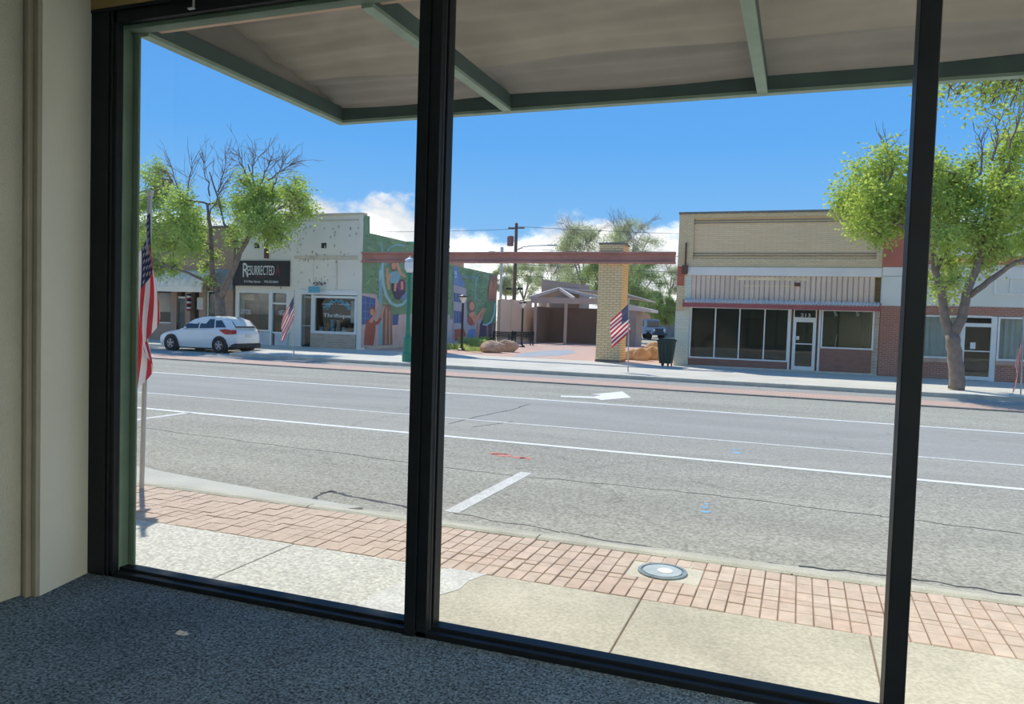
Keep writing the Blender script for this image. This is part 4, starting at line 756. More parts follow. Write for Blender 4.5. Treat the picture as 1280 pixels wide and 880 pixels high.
# benches, lamps, boulders, bin
def bench(c, label):
    t = thing('park_bench', label, 'bench', (c.x, c.y, 0), 'black metal benches on the plaza'); ww = 1.55; x0 = c.x-ww/2; x1 = c.x+ww/2
    s = MB(); b = MB()
    for k in range(5): s.box(x0+.04, x1-.04, c.y-.24+k*.1, c.y-.165+k*.1, .43, .46)
    for k in range(5): b.box(x0+.04, x1-.04, c.y+.24+k*.018, c.y+.27+k*.018, .52+k*.08, .58+k*.08)
    s.build('seat', 'bench_black', t); b.build('backrest', 'bench_black', t)
    for x in (x0, x1):
        f = MB(); f.beam((x, c.y-.26, 0), (x, c.y-.26, .66), .06, .06, (1, 0, 0)); f.beam((x, c.y+.24, 0), (x, c.y+.36, .95), .06, .06, (1, 0, 0)); f.beam((x, c.y-.28, .66), (x, c.y+.3, .66), .06, .05); f.beam((x, c.y-.26, .4), (x, c.y+.26, .4), .05, .05); f.build('end_frame', 'bench_black', t)
bench(gp(628, 432), 'black metal park bench nearer the mural end wall'); bench(gp(651, 431.5), 'black metal park bench right of the other, by the black lamp')
def park_lamp(c, h, label):
    t = thing('park_lamp', label, 'lamp post', (c.x, c.y, 0), 'slim black plaza lamps')
    q = MB(); q.lathe((c.x, c.y, 0), [(.22, 0), (.22, .08), (.1, .14), (.065, .2), (.055, h-.45)], 10); q.build('pole', 'lamp_black', t)
    q = MB(); q.lathe((c.x, c.y, h-.45), [(.07, 0), (.20, .28), (.20, .30)], 10); q.build('lantern', 'lamp_glass', t); q = MB(); q.lathe((c.x, c.y, h-.15), [(.26, 0), (.24, .06), (.05, .14)], 10); q.build('cap', 'lamp_black', t)
park_lamp(gp(577, 438.5), 2.95, 'slim black plaza lamp in front of the mural'); park_lamp(gp(652, 434), 2.9, 'slim black plaza lamp by the right bench')
c = gp(509, 452); t = thing('street_lamp', 'green street lamp post with white acorn globe before the mural', 'lamp post', (c.x, c.y, 0))
hh = wp(511, 321, c.y).z
q = MB(); q.lathe((c.x, c.y, 0), [(.20, 0), (.20, .3), (.17, .38), (.15, .9), (.10, 1.0), (.085, 1.2), (.07, hh-.75), (.11, hh-.7), (.11, hh-.6)], 14); q.build('pole', 'lamp_green', t)
q = MB(); q.lathe((c.x, c.y, hh-.6), [(.10, 0), (.19, .15), (.19, .38), (.12, .44)], 14); q.build('globe', 'lamp_glass', t); q = MB(); q.lathe((c.x, c.y, hh-.16), [(.2, 0), (.14, .08), (.03, .13), (.02, .2)], 12); q.build('finial', 'lamp_glass', t)
def boulder(u, v, rx, ry, rz, m, label, dy=0):
    c = gp(u, v); c.y += dy; q = bmesh.new(); bmesh.ops.create_icosphere(q, subdivisions=3, radius=1); mb = MB()
    sd = random.uniform(0, 50)
    def nz(p): return .13*math.sin(p.x*3.1+sd)+.10*math.sin(p.y*4.3+sd*2)+.10*math.sin(p.z*3.7+p.x*2.2+sd)+.05*math.sin(p.x*9+p.y*7+sd)
    vs = []
    for vv in q.verts:
        p = vv.co*(1+nz(vv.co)); vs.append((c.x+p.x*rx, c.y+p.y*ry, max(-.03, rz*.75+p.z*rz)))
    mb.add(vs, [tuple(x.index for x in f.verts) for f in q.faces]); q.free()
    tag(mb.build('boulder', m), label, 'boulder', 'landscape boulders'); 
boulder(616, 441, .58, .5, .34, 'boulder', 'rounded brown boulder, left of the pair below the benches'); boulder(634, 440, .52, .45, .36, 'boulder', 'brown boulder right of the rounded one below the benches')
boulder(794, 450, .52, .4, .30, 'boulder_tan', 'brown rock just right of the brick pillar'); boulder(806, 450, .34, .33, .34, 'boulder_tan', 'bright yellow tan rock in the middle of the group by the pillar', -.7)
boulder(817, 450, .42, .4, .36, 'boulder_tan', 'dark creviced rock between yellow rock and green bin'); boulder(812, 445, .55, .5, .42, 'boulder_tan', 'pale jagged rock behind the others by the green bin', 1.4); boulder(826, 447, .4, .4, .36, 'boulder_tan', 'pale rock partly hidden behind the green bin', 1.2)
c = gp(833, 456); c.y = 31.9; c = Vector((wp(833, 440, 31.9).x, 31.9, 0)); t = thing('trash_bin', 'dark green wheeled trash bin at the left corner of the tan shop', 'bin', c)
q = MB(); B0 = .24; B1 = .33
q.add([(c.x-B0, c.y-.25, .12), (c.x+B0, c.y-.25, .12), (c.x+B0, c.y+.25, .12), (c.x-B0, c.y+.25, .12), (c.x-B1, c.y-.36, 1.02), (c.x+B1, c.y-.36, 1.02), (c.x+B1, c.y+.36, 1.02), (c.x-B1, c.y+.36, 1.02)], [(3, 2, 1, 0), (4, 5, 6, 7), (0, 1, 5, 4), (1, 2, 6, 5), (2, 3, 7, 6), (3, 0, 4, 7)])
for k in range(4): x = c.x-.18+k*.12; q.beam((x, c.y-.262, .2), (x*1.0+(x-c.x)*.3, c.y-.36, .95), .025, .02)
q.build('body', 'bin_green', t, bevel=.015); q = MB(); q.box(c.x-.36, c.x+.36, c.y-.40, c.y+.38, 1.02, 1.10); q.box(c.x-.3, c.x+.3, c.y-.3, c.y+.3, 1.10, 1.14); q.build('lid', 'bin_green', t, bevel=.02)
for s in (-.1, .1): q = MB(); q.disc((c.x+s, c.y-.1, .09), (1, 0, 0), .09, .05); q.build('wheel', 'rubber', t)
for s in (-.2, .2): q = MB(); q.beam((c.x+s, c.y+.2, 0), (c.x+s, c.y+.2, .15), .05, .05, (1, 0, 0)); q.build('foot', 'rubber', t)
# low plants in the gravel bed
def tuft(c, r, h, n, label):
    q = MB()
    for k in range(n):
        a = random.uniform(0, 2*PI); rr = r*math.sqrt(random.random()); x = c.x+rr*math.cos(a); y = c.y+rr*math.sin(a); hh = h*random.uniform(.5, 1); dx, dy = random.uniform(-.15, .15), random.uniform(-.15, .15); wv = .035
        q.add([(x-wv, y, .02), (x+wv, y, .02), (x+dx+.02, y+dy, hh), (x+dx-.02, y+dy, hh)], [(0, 1, 2, 3)])
    tag(q.build('ornamental_grass', 'shrub'), label, 'plant', 'low plants in the gravel bed')
for u, v, r, h, lb in ((586, 433, .7, .6, 'yellow green grass clump right behind the left plaza lamp'), (598, 434, .55, .5, 'low green clump between plaza lamp and boulders'), (607, 431, .6, .55, 'green clump at the foot of the mural by the boulders'), (568, 437, .7, .35, 'sparse dry grass left of the plaza lamp'), (592, 439, .6, .25, 'low yellowish groundcover at the front of the gravel bed')):
    tuft(gp(u, v), r, h, 160, lb)
# ================================================================== CARS
def wheel(par, x, y, z, r=.32, side=-1, wd=.2):
    t = MB(); n = 22
    pr = [(r*.62, -wd/2), (r*.94, -wd/2), (r, -wd*.3), (r, wd*.3), (r*.94, wd/2), (r*.62, wd/2)]
    vs = [(x+p*math.cos(2*PI*k/n), y+d, z+p*math.sin(2*PI*k/n)) for p, d in pr for k in range(n)]; t.add(vs, [(i*n+k, i*n+(k+1) % n, (i+1)*n+(k+1) % n, (i+1)*n+k) for i in range(len(pr)-1) for k in range(n)])
    t.disc((x, y, z), (0, 1, 0), r*.63, wd*.5, n); o = t.build('wheel', 'rubber', par, smooth=False)
    h = MB(); yo = y+side*(wd*.5-.012)
    for k in range(5):
        a = 2*PI*k/5+.3; h.beam((x, yo, z), (x+r*.6*math.cos(a), yo, z+r*.6*math.sin(a)), .07, .03, (0, 1, 0))
    h.disc((x, yo, z), (0, 1, 0), r*.16, .04, 12)
    m = 24; rim = [(r*.56, 0), (r*.66, 0)]; h.add([(x+p*math.cos(2*PI*k/m), yo, z+p*math.sin(2*PI*k/m)) for p, _ in rim for k in range(m)], [(k, (k+1) % m, m+(k+1) % m, m+k) for k in range(m)])
    h.build('rim', 'alloy', o)
def loft(secs, n=2):   # sections: list of [(x,y,z)...] rings
    q = MB(); m = len(secs[0]); 
    for s in secs: q.v += [tuple(p) for p in s]
    for i in range(len(secs)-1):
        for k in range(m): q.f.append((i*m+k, i*m+(k+1) % m, (i+1)*m+(k+1) % m, (i+1)*m+k)); q.mi.append(0)
    q.f += [tuple(range(m))[::-1], tuple(range((len(secs)-1)*m, len(secs)*m))]; q.mi += [0, 0]; return q
# white hatchback: nose to the left (-x); near side wheels measured on the road
cx0, cyn = -25.91*1.0, 26.3; cz = RZ
hb = thing('hatchback_car', 'white hatchback car parked at the far kerb under the left tree', 'car', (-24.5, cyn+.9, cz))
wb = 2.65; fw = cx0; rw_ = cx0+wb; zc = cz
# lower body cross-sections along x: (x, half width, sill z, belt z)
S = [(-.88, .55, .28, .55), (-.80, .74, .22, .66), (-.55, .86, .20, .76), (-.2, .90, .19, .84), (.3, .91, .18, .93), (.75, .91, .18, .97), (1.4, .91, .18, 1.00), (2.1, .91, .19, 1.04), (2.7, .91, .20, 1.07), (3.05, .89, .24, 1.07), (3.28, .84, .32, 1.02), (3.40, .76, .40, .90), (3.43, .70, .45, .75)]
cyc = cyn+.91
secs = [[(fw+x, cyc-h, zc+(s+b)/2), (fw+x, cyc-h*.99, zc+s+(b-s)*.25), (fw+x, cyc-h*.9, zc+s), (fw+x, cyc+h*.9, zc+s), (fw+x, cyc+h*.99, zc+s+(b-s)*.25), (fw+x, cyc+h, zc+(s+b)/2), (fw+x, cyc+h*.96, zc+b-.05), (fw+x, cyc+h*.86, zc+b), (fw+x, cyc-h*.86, zc+b), (fw+x, cyc-h*.96, zc+b-.05)] for x, h, s, b in S]
o = loft(secs).build('body', 'car_white', hb, smooth=True); o.modifiers.new('edge', 'EDGE_SPLIT').split_angle = math.radians(40)
G = [(.42, .80, .96, 0.), (.75, .79, 1.0, .18), (1.15, .75, 1.03, .37), (1.55, .71, 1.05, .45), (2.0, .69, 1.07, .46), (2.5, .67, 1.09, .42), (2.95, .66, 1.08, .31), (3.22, .68, 1.05, .08)]
secs = [[(fw+x, cyc-.84, zc+b-.06), (fw+x, cyc+.84, zc+b-.06), (fw+x, cyc+h, zc+b+r), (fw+x, cyc+h*.8, zc+b+r+.03), (fw+x, cyc-h*.8, zc+b+r+.03), (fw+x, cyc-h, zc+b+r)] for x, h, b, r in G]
o = loft(secs).build('cabin', 'car_white', hb, smooth=True); o.modifiers.new('edge', 'EDGE_SPLIT').split_angle = math.radians(35)
def sidewin(x0, x1, x2, x3, zb, zt, name='side_window'):     # pane just proud of the cabin side; both sides
    for sgn in (-1, 1):
        f = lambda z: .845-(z-(1.0-.04))*.30
        q = MB(); P = [(fw+x0, cyc+sgn*(f(zb)+.012), zc+zb), (fw+x1, cyc+sgn*(f(zb)+.012), zc+zb+.03), (fw+x2, cyc+sgn*(f(zt)+.012), zc+zt), (fw+x3, cyc+sgn*(f(zt)+.012), zc+zt-.02)]
        q.prism(P, (0, sgn*.006, 0)); q.build(name, 'car_glass', hb)
sidewin(.50, 1.44, 1.44, 1.08, .99, 1.42); sidewin(1.5, 2.3, 2.22, 1.5, 1.02, 1.44); sidewin(2.36, 2.92, 2.60, 2.28, 1.07, 1.40)
q = MB(); q.prism([(fw+2.98, cyc-.58, zc+1.36), (fw+2.98, cyc+.58, zc+1.36), (fw+3.26, cyc+.62, zc+1.09), (fw+3.26, cyc-.62, zc+1.09)], (.02, 0, .01)); q.build('rear_window', 'car_glass', hb)
q = MB(); q.prism([(fw+.50, cyc-.70, zc+1.0), (fw+.50, cyc+.70, zc+1.0), (fw+1.12, cyc+.62, zc+1.38), (fw+1.12, cyc-.62, zc+1.38)], (-.02, 0, .02)); q.build('windscreen', 'car_glass', hb)
q = MB(); q.prism([(fw+2.62, cyc-.925, zc+.98), (fw+2.95, cyc-.915, zc+.80), (fw+3.22, cyc-.885, zc+.82), (fw+3.22, cyc-.885, zc+1.00), (fw+2.95, cyc-.91, zc+1.03)], (0, -.012, 0)); q.prism([(fw+3.22, cyc-.90, zc+.82), (fw+3.36, cyc-.74, zc+.84), (fw+3.33, cyc-.72, zc+1.0), (fw+3.22, cyc-.89, zc+1.0)], (.05, 0, 0)); q.build('tail_light', 'tail_red', hb)
q = MB(); q.prism([(fw+3.22, cyc+.90, zc+.82), (fw+3.36, cyc+.74, zc+.84), (fw+3.33, cyc+.72, zc+1.0), (fw+3.22, cyc+.89, zc+1.0)], (.05, 0, 0)); q.build('tail_light', 'tail_red', hb)
q = MB(); q.box(fw+2.98, fw+3.46, cyc-.80, cyc+.80, zc+.2, zc+.42); q.build('bumper_skirt', 'car_dark', hb, bevel=.05); q = MB(); q.box(fw-.2, fw+2.9, cyc-.82, cyc+.82, zc+.14, zc+.24); q.build('underbody', 'car_dark', hb)
box('licence_plate', 'poster', hb, fw+3.42, fw+3.45, cyc-.2, cyc+.2, zc+.68, zc+.82)
for x in (fw, rw_):
    q = MB(); q.disc((x, cyn+.08, zc+.34), (0, 1, 0), .385, .22, 24); q.disc((x, cyn+1.74, zc+.34), (0, 1, 0), .385, .22, 24); q.build('wheel_arch', 'car_dark', hb)
    wheel(hb, x, cyn+.05, zc+.32, .32, -1); wheel(hb, x, cyn+1.77, zc+.32, .32, 1)
q = MB(); q.beam((fw+.75, cyc-.95, zc+1.05), (fw+.80, cyc-.88, zc+1.0), .12, .1); q.build('wing_mirror', 'car_white', hb, bevel=.02)
dh = MB()
for x in (1.0, 1.95): dh.box(fw+x, fw+x+.18, cyc-.935, cyc-.91, zc+.86, zc+.89)
dh.build('door_handle', 'car_white', hb)
# distant boxy off-roader
c = gp(811, 423.5, 0); c = Vector((wp(811, 420, 84).x, 84, 0)); je = thing('off_road_car', 'pale blue boxy off road car parked far behind the plaza', 'car', (c.x, c.y, 0))
ux = Vector((.72, -.69, 0)).normalized(); uy = Vector((-ux.y, ux.x, 0)); R3 = Matrix((ux, uy, (0, 0, 1))).transposed()
def jb(name, m, dx, dy, z, hx, hy, hz, bev=.04): q = MB(); q.obox(c+R3 @ Vector((dx, dy, z)), (hx, hy, hz), R3); return q.build(name, m, je, bevel=bev)
jb('body', 'jeep_blue', -.3, 0, .95, 2.1, .9, .38, .08); jb('cabin', 'jeep_blue', -.8, 0, 1.65, 1.5, .84, .42, .08); jb('roof', 'jeep_blue', -.8, 0, 2.12, 1.55, .86, .06); jb('windscreen', 'car_glass', .73, 0, 1.66, .03, .74, .32, .01); jb('grille', 'jeep_dark', 1.82, 0, .98, .03, .6, .25, .01); jb('bumper', 'jeep_dark', 1.95, 0, .62, .12, .9, .12)
for sg_ in (-1, 1):
    jb('side_window', 'car_glass', -.2, sg_*.85, 1.68, .38, .02, .28, .01); jb('side_window', 'car_glass', -1.2, sg_*.85, 1.68, .5, .02, .28, .01); jb('headlamp', 'lamp_glass', 1.84, sg_*.68, 1.05, .04, .12, .12, .02)
    for dx in (1.15, -1.75): q = MB(); q.disc(c+R3 @ Vector((dx, sg_*.82, .42)), uy, .42, .28, 18); q.build('wheel', 'rubber', je); jb('fender', 'jeep_dark', dx, sg_*.84, .92, .55, .12, .05)
# things behind the plaza
q = MB(); a = wp(822, 410, 100).x; q.box(a, a+7, 100, 100.3, 0, 2.1); tag(q.build('far_fence', 'fence_grey'), 'grey far fence behind the trash bin', 'fence')
a = wp(806, 388, 130); fh = thing('far_house', 'small peach coloured far house right of the off road car', 'building', (a.x+2, 132, 0)); MB().box(a.x-3, a.x+5, 130, 136, 0, 4.4).build('wall', 'far_orange', fh); MB().prism([(a.x-3.4, 129.6, 4.4), (a.x+5.4, 129.6, 4.4), (a.x+1, 129.6, 5.6)], (0, 7, 0)).build('roof', 'pav_grey', fh); box('window', 'car_glass', fh, a.x+2.2, a.x+3.2, 129.94, 130, 1.6, 3)
# utility poles, wires and cobra-head street light
up_ = wp(645, 300, 75); UX = up_.x; topz = wp(646, 279, 75).z; t = thing('utility_pole', 'tall brown wooden utility pole with transformer behind the plaza', 'pole', (UX, 75, 0))
q = MB(); q.tube([(UX, 75, 0), (UX, 75, topz)], [.22, .15], 10); q.build('pole', 'wood_pole', t); q = MB(); q.beam((UX-.9, 75, topz-.5), (UX+.9, 75, topz-.5), .12, .14); q.build('crossarm', 'wood_pole', t)
wz = wp(645, 361, 75).z
for sgn in (-1, 1): q = MB(); q.beam((UX+sgn*.1, 75, wz), (UX+sgn*.95, 75, wz), .05, .05); q.beam((UX+sgn*.38, 75, wz), (UX+sgn*.9, 75, wz), .2, .22); q.build('cable_box', 'lamp_black', t)
for s in (-.85, .85, 0): q = MB(); q.lathe((UX+s, 75, topz-.45+(.4 if s == 0 else 0)), [(.05, 0), (.09, .06), (.05, .12), (.07, .2)], 8); q.build('insulator', 'lamp_glass', t)
q = MB(); zt = wp(641, 301, 75).z; q.lathe((UX-.62, 75, zt-.55), [(.28, 0), (.34, .05), (.34, .95), (.25, 1.05)], 12); q.build('transformer', 'transformer', t); q = MB(); q.beam((UX-.4, 75, zt), (UX, 75, zt), .08, .08); q.build('bracket', 'steel', t)
q = MB(); P = [(UX, 75, wp(646, 314, 75).z), (UX+.8, 74.9, wp(652, 309, 75).z), (UX+1.8, 74.8, wp(660, 307.5, 75).z), (UX+4.4, 74.6, wp(678, 307, 75).z)]; q.tube(P, .06, 6); q.build('lamp_arm', 'steel', t); q = MB(); q.beam((UX+3.6, 74.6, P[-1][2]), (UX+4.6, 74.6, P[-1][2]-.02), .3, .14); q.build('lamp_head', 'steel', t, bevel=.03)
sx = wp(627, 330, 60).x; t = thing('steel_pole', 'slim grey steel pole beside the end of the mural', 'pole', (sx, 60, 0)); q = MB(); q.tube([(sx, 60, 0), (sx, 60, wp(627, 318, 60).z+.6)], .12, 10); q.build('pole', 'steel', t); q = MB(); q.tube([(sx, 60, 7.2), (sx-1, 60, 7.4), (sx-2.6, 60, 6.8)], .04, 6); q.build('arm', 'steel', t)
def wire(p, r, name, label, s=.5):
    a, b = Vector(p), Vector(r); q = MB(); q.tube([a.lerp(b, i/14)+Vector((0, 0, -4*s*(i/14)*(1-i/14))) for i in range(15)], .022, 5)
    tag(q.build(name, 'wire'), label, 'wire', 'overhead wires behind the plaza')
for i, (dz, lb) in enumerate(((-.35, 'highest overhead wire leaving the utility pole to the right'), (-2.6, 'middle overhead wire behind the brick pillar'), (-4.2, 'lower overhead wire above the pavilion roof'), (-5.4, 'lowest overhead wire low in the far trees'))):
    wire((UX+.2, 75, topz+dz), (UX+48, 84, topz+dz-.3), 'overhead_wire', lb)
wire((UX-.2, 75, topz-.6), (UX-40, 71, topz-.2), 'overhead_wire', 'overhead wire running left from the utility pole'); wire((UX, 75, topz-3.2), (sx, 60, 7.4), 'overhead_wire', 'slack wire from the wooden pole to the steel pole', .4)
# ================================================================== FLAGS
def flag(base, top, hv, fv, w_fold, label, scale=1., fold=.05, seed=0):
    """pole from base to top; hv = hoist vector, fv = fly vector (both from the upper hoist corner)"""
    base = Vector(base); top = Vector(top); t = thing('flag', label, 'flag', base, 'flags on poles along the street')
    q = MB(); q.tube([base, top], .014*scale+.006, 8); q.build('pole', 'pole_white', t); q = MB(); q.lathe(top, [(.012, 0), (.028, .02), (.028, .05), (.008, .075)], 8); q.build('finial', 'pole_white', t)
    d = (top-base).normalized(); A = top-d*.10; hv = Vector(hv); fv = Vector(fv)
    def P(s, v, off=0):
        p = A+hv*v+fv*s; n = Vector((0, -1, 0))
        f = fold*(.15+s*.5+.45*v)*math.sin(4.2*v*PI*.9+2.3*s+seed)+fold*.5*math.sin(9*v+5*s+seed*2)*s
        return p+n*(f+off)+Vector((w_fold*math.sin(5.5*v+1.5*s+seed)*(.2+.8*max(s, v)), 0, 0))
    q = MB()
    def mf(s, v):
        if s < .4 and v < 7/13: return 2
        return 0 if int(v*13) % 2 == 0 else 1
    q.grid(P, 40, 52, mf); q.build('cloth', ['flag_red', 'flag_white', 'flag_blue'], t, smooth=True)
    q = MB(); r = .021*scale
    for row in range(9):
        for k in range(6 if row % 2 == 0 else 5):
            s = (.4/12)*(1+2*k+(0 if row % 2 == 0 else 1)); v = (7/13)/10*(row+1)
            for off in (.006, -.006):
                c = P(s, v, off); su = (P(s+.01, v, off)-c).normalized(); sv = (P(s, v+.01, off)-c).normalized()
                pts = [c+(su*math.cos(a*PI/5)+sv*math.sin(a*PI/5))*(r if a % 2 == 0 else r*.45)*1.15 for a in range(10)]; q.poly(pts)
    q.build('stars', 'flag_white', t, kind='stuff')
flag(gp(177, 611), wp(187.5, 246, 6.12), (.035, -.22, -.84), (.43, -.30, -1.04), .02, 'drooping striped flag on a pole by the near kerb left of the window', 1.15, .07)
b = gp(785, 465); flag(b, (wp(786, 376, b.y).x, b.y, wp(786, 376, b.y).z), (.10, 0, -.98), (-.64, -.05, -.62), .02, 'small flag on a pole in front of the tan brick pillar', 1.1, .05, 1)
b = gp(367, 447); tp = wp(368, 365, b.y); flag((b.x, b.y, 0), tp, (-.02, 0, -.95), (-.50, -.05, -.92), .03, 'small flag on a pole before the tattoo shop door', 1.1, .05, 2)
b = Vector((wp(1276, 492, 26.4).x, 26.4, 0)); tp = wp(1279.5, 398, 26.4); flag(b, tp, (-.05, 0, -.9), (-.10, -.05, -1.25), .05, 'furled flag on a pole at the right edge in front of the grey shop', 1.1, .06, 3)
# ================================================================== TREES
def leaf_mesh(name, pts, size, m, parent, droop=.2, kind='stuff', flat=.5):
    """thousands of small folded leaves around the given points"""
    P = np.asarray(pts); n = len(P); s = size*rng.uniform(.6, 1.25, n)
    a = rng.uniform(0, 2*PI, n); el = rng.uniform(-1.0, .6, n)-droop
    d = np.stack([np.cos(a)*np.cos(el), np.sin(a)*np.cos(el), np.sin(el)], 1)
    r = rng.normal(size=(n, 3)); x = np.cross(d, r); x /= np.linalg.norm(x, axis=1)[:, None]+1e-9
    s1 = s[:, None]; v = np.empty((n, 4, 3))
    v[:, 0] = P; v[:, 1] = P+d*s1*.5+x*s1*flat*.6; v[:, 2] = P+d*s1; v[:, 3] = P+d*s1*.5-x*s1*flat*.6
    off = np.array(W[parent.name]) if parent else P.mean(0); v = v-off
    me = D.meshes.new(name); me.vertices.add(n*4); me.vertices.foreach_set('co', v.reshape(-1).astype(np.float32)); me.loops.add(n*4); me.loops.foreach_set('vertex_index', np.arange(n*4, dtype=np.int32))
    me.polygons.add(n); me.polygons.foreach_set('loop_start', np.arange(0, n*4, 4, dtype=np.int32)); me.update(calc_edges=True); me.materials.append(M[m])
    o = D.objects.new(name, me); COL.objects.link(o); W[o.name] = Vector(off)
    if parent: o.parent = parent
    else: o.location = off
    if kind: o['kind'] = kind
    return o
def grow(mb, a, b, r0, r1, segs=5, wob=.08, n=6):
    a, b = Vector(a), Vector(b); l = (b-a).length; P = [a.lerp(b, i/segs)+Vector([random.uniform(-1, 1)*wob*l*.3*(0 < i < segs) for _ in range(3)]) for i in range(segs+1)]
    mb.tube(P, [r0+(r1-r0)*i/segs for i in range(segs+1)], n, cap=False); return P
def make_tree(name, label, base, limbs, blobs, bare, leaf_m, bark_m, leaf_size, per, twig=.018, nt=14, group=None, cat='tree'):
    """limbs: polylines [(pts, r0, r1)]; blobs: (centre, radii, density) of leafy clumps; bare: leafless twig sprays"""
    t = thing(name, label, cat, base, group); tr = MB(); br = MB(); leafp = []; nodes = []
    for i, (pts, r0, r1) in enumerate(limbs):
        k = len(pts)-1
        q = tr if i == 0 else br
        P = []
        for j in range(k):
            P += [Vector(pts[j]).lerp(Vector(pts[j+1]), u/3)+Vector((random.uniform(-1, 1), random.uniform(-1, 1), 0))*.03*(u > 0) for u in range(3)]
        P.append(Vector(pts[-1])); m = len(P)-1
        q.tube(P, [r0+(r1-r0)*x/m for x in range(m+1)], 9 if i == 0 else 7, cap=True); nodes += P[m//3:]
    for (c, rad, dens) in blobs:
        c = Vector(c); near = min(nodes, key=lambda p: (p-c).length)
        P = grow(br, near, c, twig*2.0, twig*1.1, 5, .25, 5)
        for k in range(nt):
            d = Vector(rng.normal(size=3)); d.normalize(); e = c+Vector((d.x*rad[0], d.y*rad[1], d.z*rad[2]))*random.uniform(.5, 1.0)
            Q = grow(br, random.choice(P[2:]), e, twig*.8, twig*.25, 3, .25, 4)
            for _ in range(int(per*dens/nt)):
                p = Q[random.choice((1, 2, 3, 3))]; sgm = .16*min(rad)+.10; leafp.append((p.x+random.gauss(0, sgm), p.y+random.gauss(0, sgm), p.z+random.gauss(0, sgm)))
    for (c, e, nn, ln) in bare:
        c = Vector(c); e = Vector(e); P = grow(br, c, e, twig*1.5, twig*.6, 5, .15, 5)
        for k in range(nn):
            s = random.choice(P[1:]); d = (e-c).normalized()+Vector(rng.normal(size=3))*.45; d.z = abs(d.z); Q = grow(br, s, s+d.normalized()*ln*random.uniform(.4, 1), twig*.6, twig*.25, 3, .2, 4)
            for _ in range(2): s2 = random.choice(Q[1:]); d2 = d+Vector(rng.normal(size=3))*.5; grow(br, s2, s2+d2.normalized()*ln*.35, twig*.4, twig*.2, 2, .2, 3)
    tr.build('trunk', bark_m, t, smooth=True); br.build('branches', bark_m, t, smooth=True, kind='stuff')
    leaf_mesh('foliage', leafp, leaf_size, leaf_m, t); return t
def wpt(u, v, Y, dy=0): p = wp(u, v, Y+dy); return p
# tree on the right in front of the grey shop
T = 26.9
def q2(u, v, dy=0): return wp(u, v, T+dy)
base = q2(1195, 488); base.z = 0
limbs = [([base, q2(1196, 470), q2(1194, 440), q2(1190, 418)], .24, .20), ([q2(1192, 425), q2(1181, 400), q2(1177, 370), q2(1168, 335), q2(1166, 305)], .16, .08), ([q2(1190, 420), q2(1202, 398), q2(1208, 365), q2(1220, 338), q2(1228, 310), q2(1225, 280)], .17, .07),
         ([q2(1212, 370), q2(1235, 352), q2(1262, 332), q2(1300, 318)], .10, .06), ([q2(1166, 310), q2(1135, 285, -.6), q2(1100, 275, -.8)], .07, .03), ([q2(1170, 340), q2(1190, 300, .5), q2(1200, 260, .6), q2(1215, 215, .6)], .08, .03), ([q2(1225, 290), q2(1250, 240, .3), q2(1268, 190, .3)], .06, .03)]
bl = []
for (u, v, r) in ((1068, 240, 22), (1060, 258, 18), (1090, 215, 24), (1112, 200, 20), (1095, 252, 26), (1120, 235, 24), (1085, 275, 20), (1110, 275, 22), (1098, 295, 14), (1130, 265, 24), (1160, 205, 20), (1180, 215, 24), (1168, 245, 28), (1200, 235, 24), (1190, 262, 24), (1215, 255, 22), (1165, 285, 18), (1182, 300, 20), (1205, 290, 22), (1235, 290, 26), (1255, 270, 26), (1272, 240, 22), (1245, 235, 20), (1255, 195, 20), (1272, 170, 20), (1262, 215, 18), (1185, 330, 14), (1172, 350, 14), (1195, 350, 12), (1225, 330, 14), (1180, 372, 10), (1250, 310, 18), (1283, 300, 20), (1290, 260, 24), (1150, 250, 24), (1140, 225, 20), (1215, 205, 10), (1072, 285, 12)):
    c = q2(u, v, random.uniform(-1.3, 1.3)); s = r/958*29.2; bl.append((c, (s*1.05, s*1.2, s*.85), (r/22)**2))
bare = [(q2(1240, 200), q2(1250, 150), 10, 1.0), (q2(1262, 185), q2(1275, 140), 10, 1.0), (q2(1110, 215), q2(1108, 175), 8, .9), (q2(1225, 220), q2(1228, 170), 7, .9)]
make_tree('street_tree', 'leafy street tree with forked trunk at the right, before the grey shop', base, limbs, bl, bare, 'leaf_near', 'bark', .125, 1150, .026)
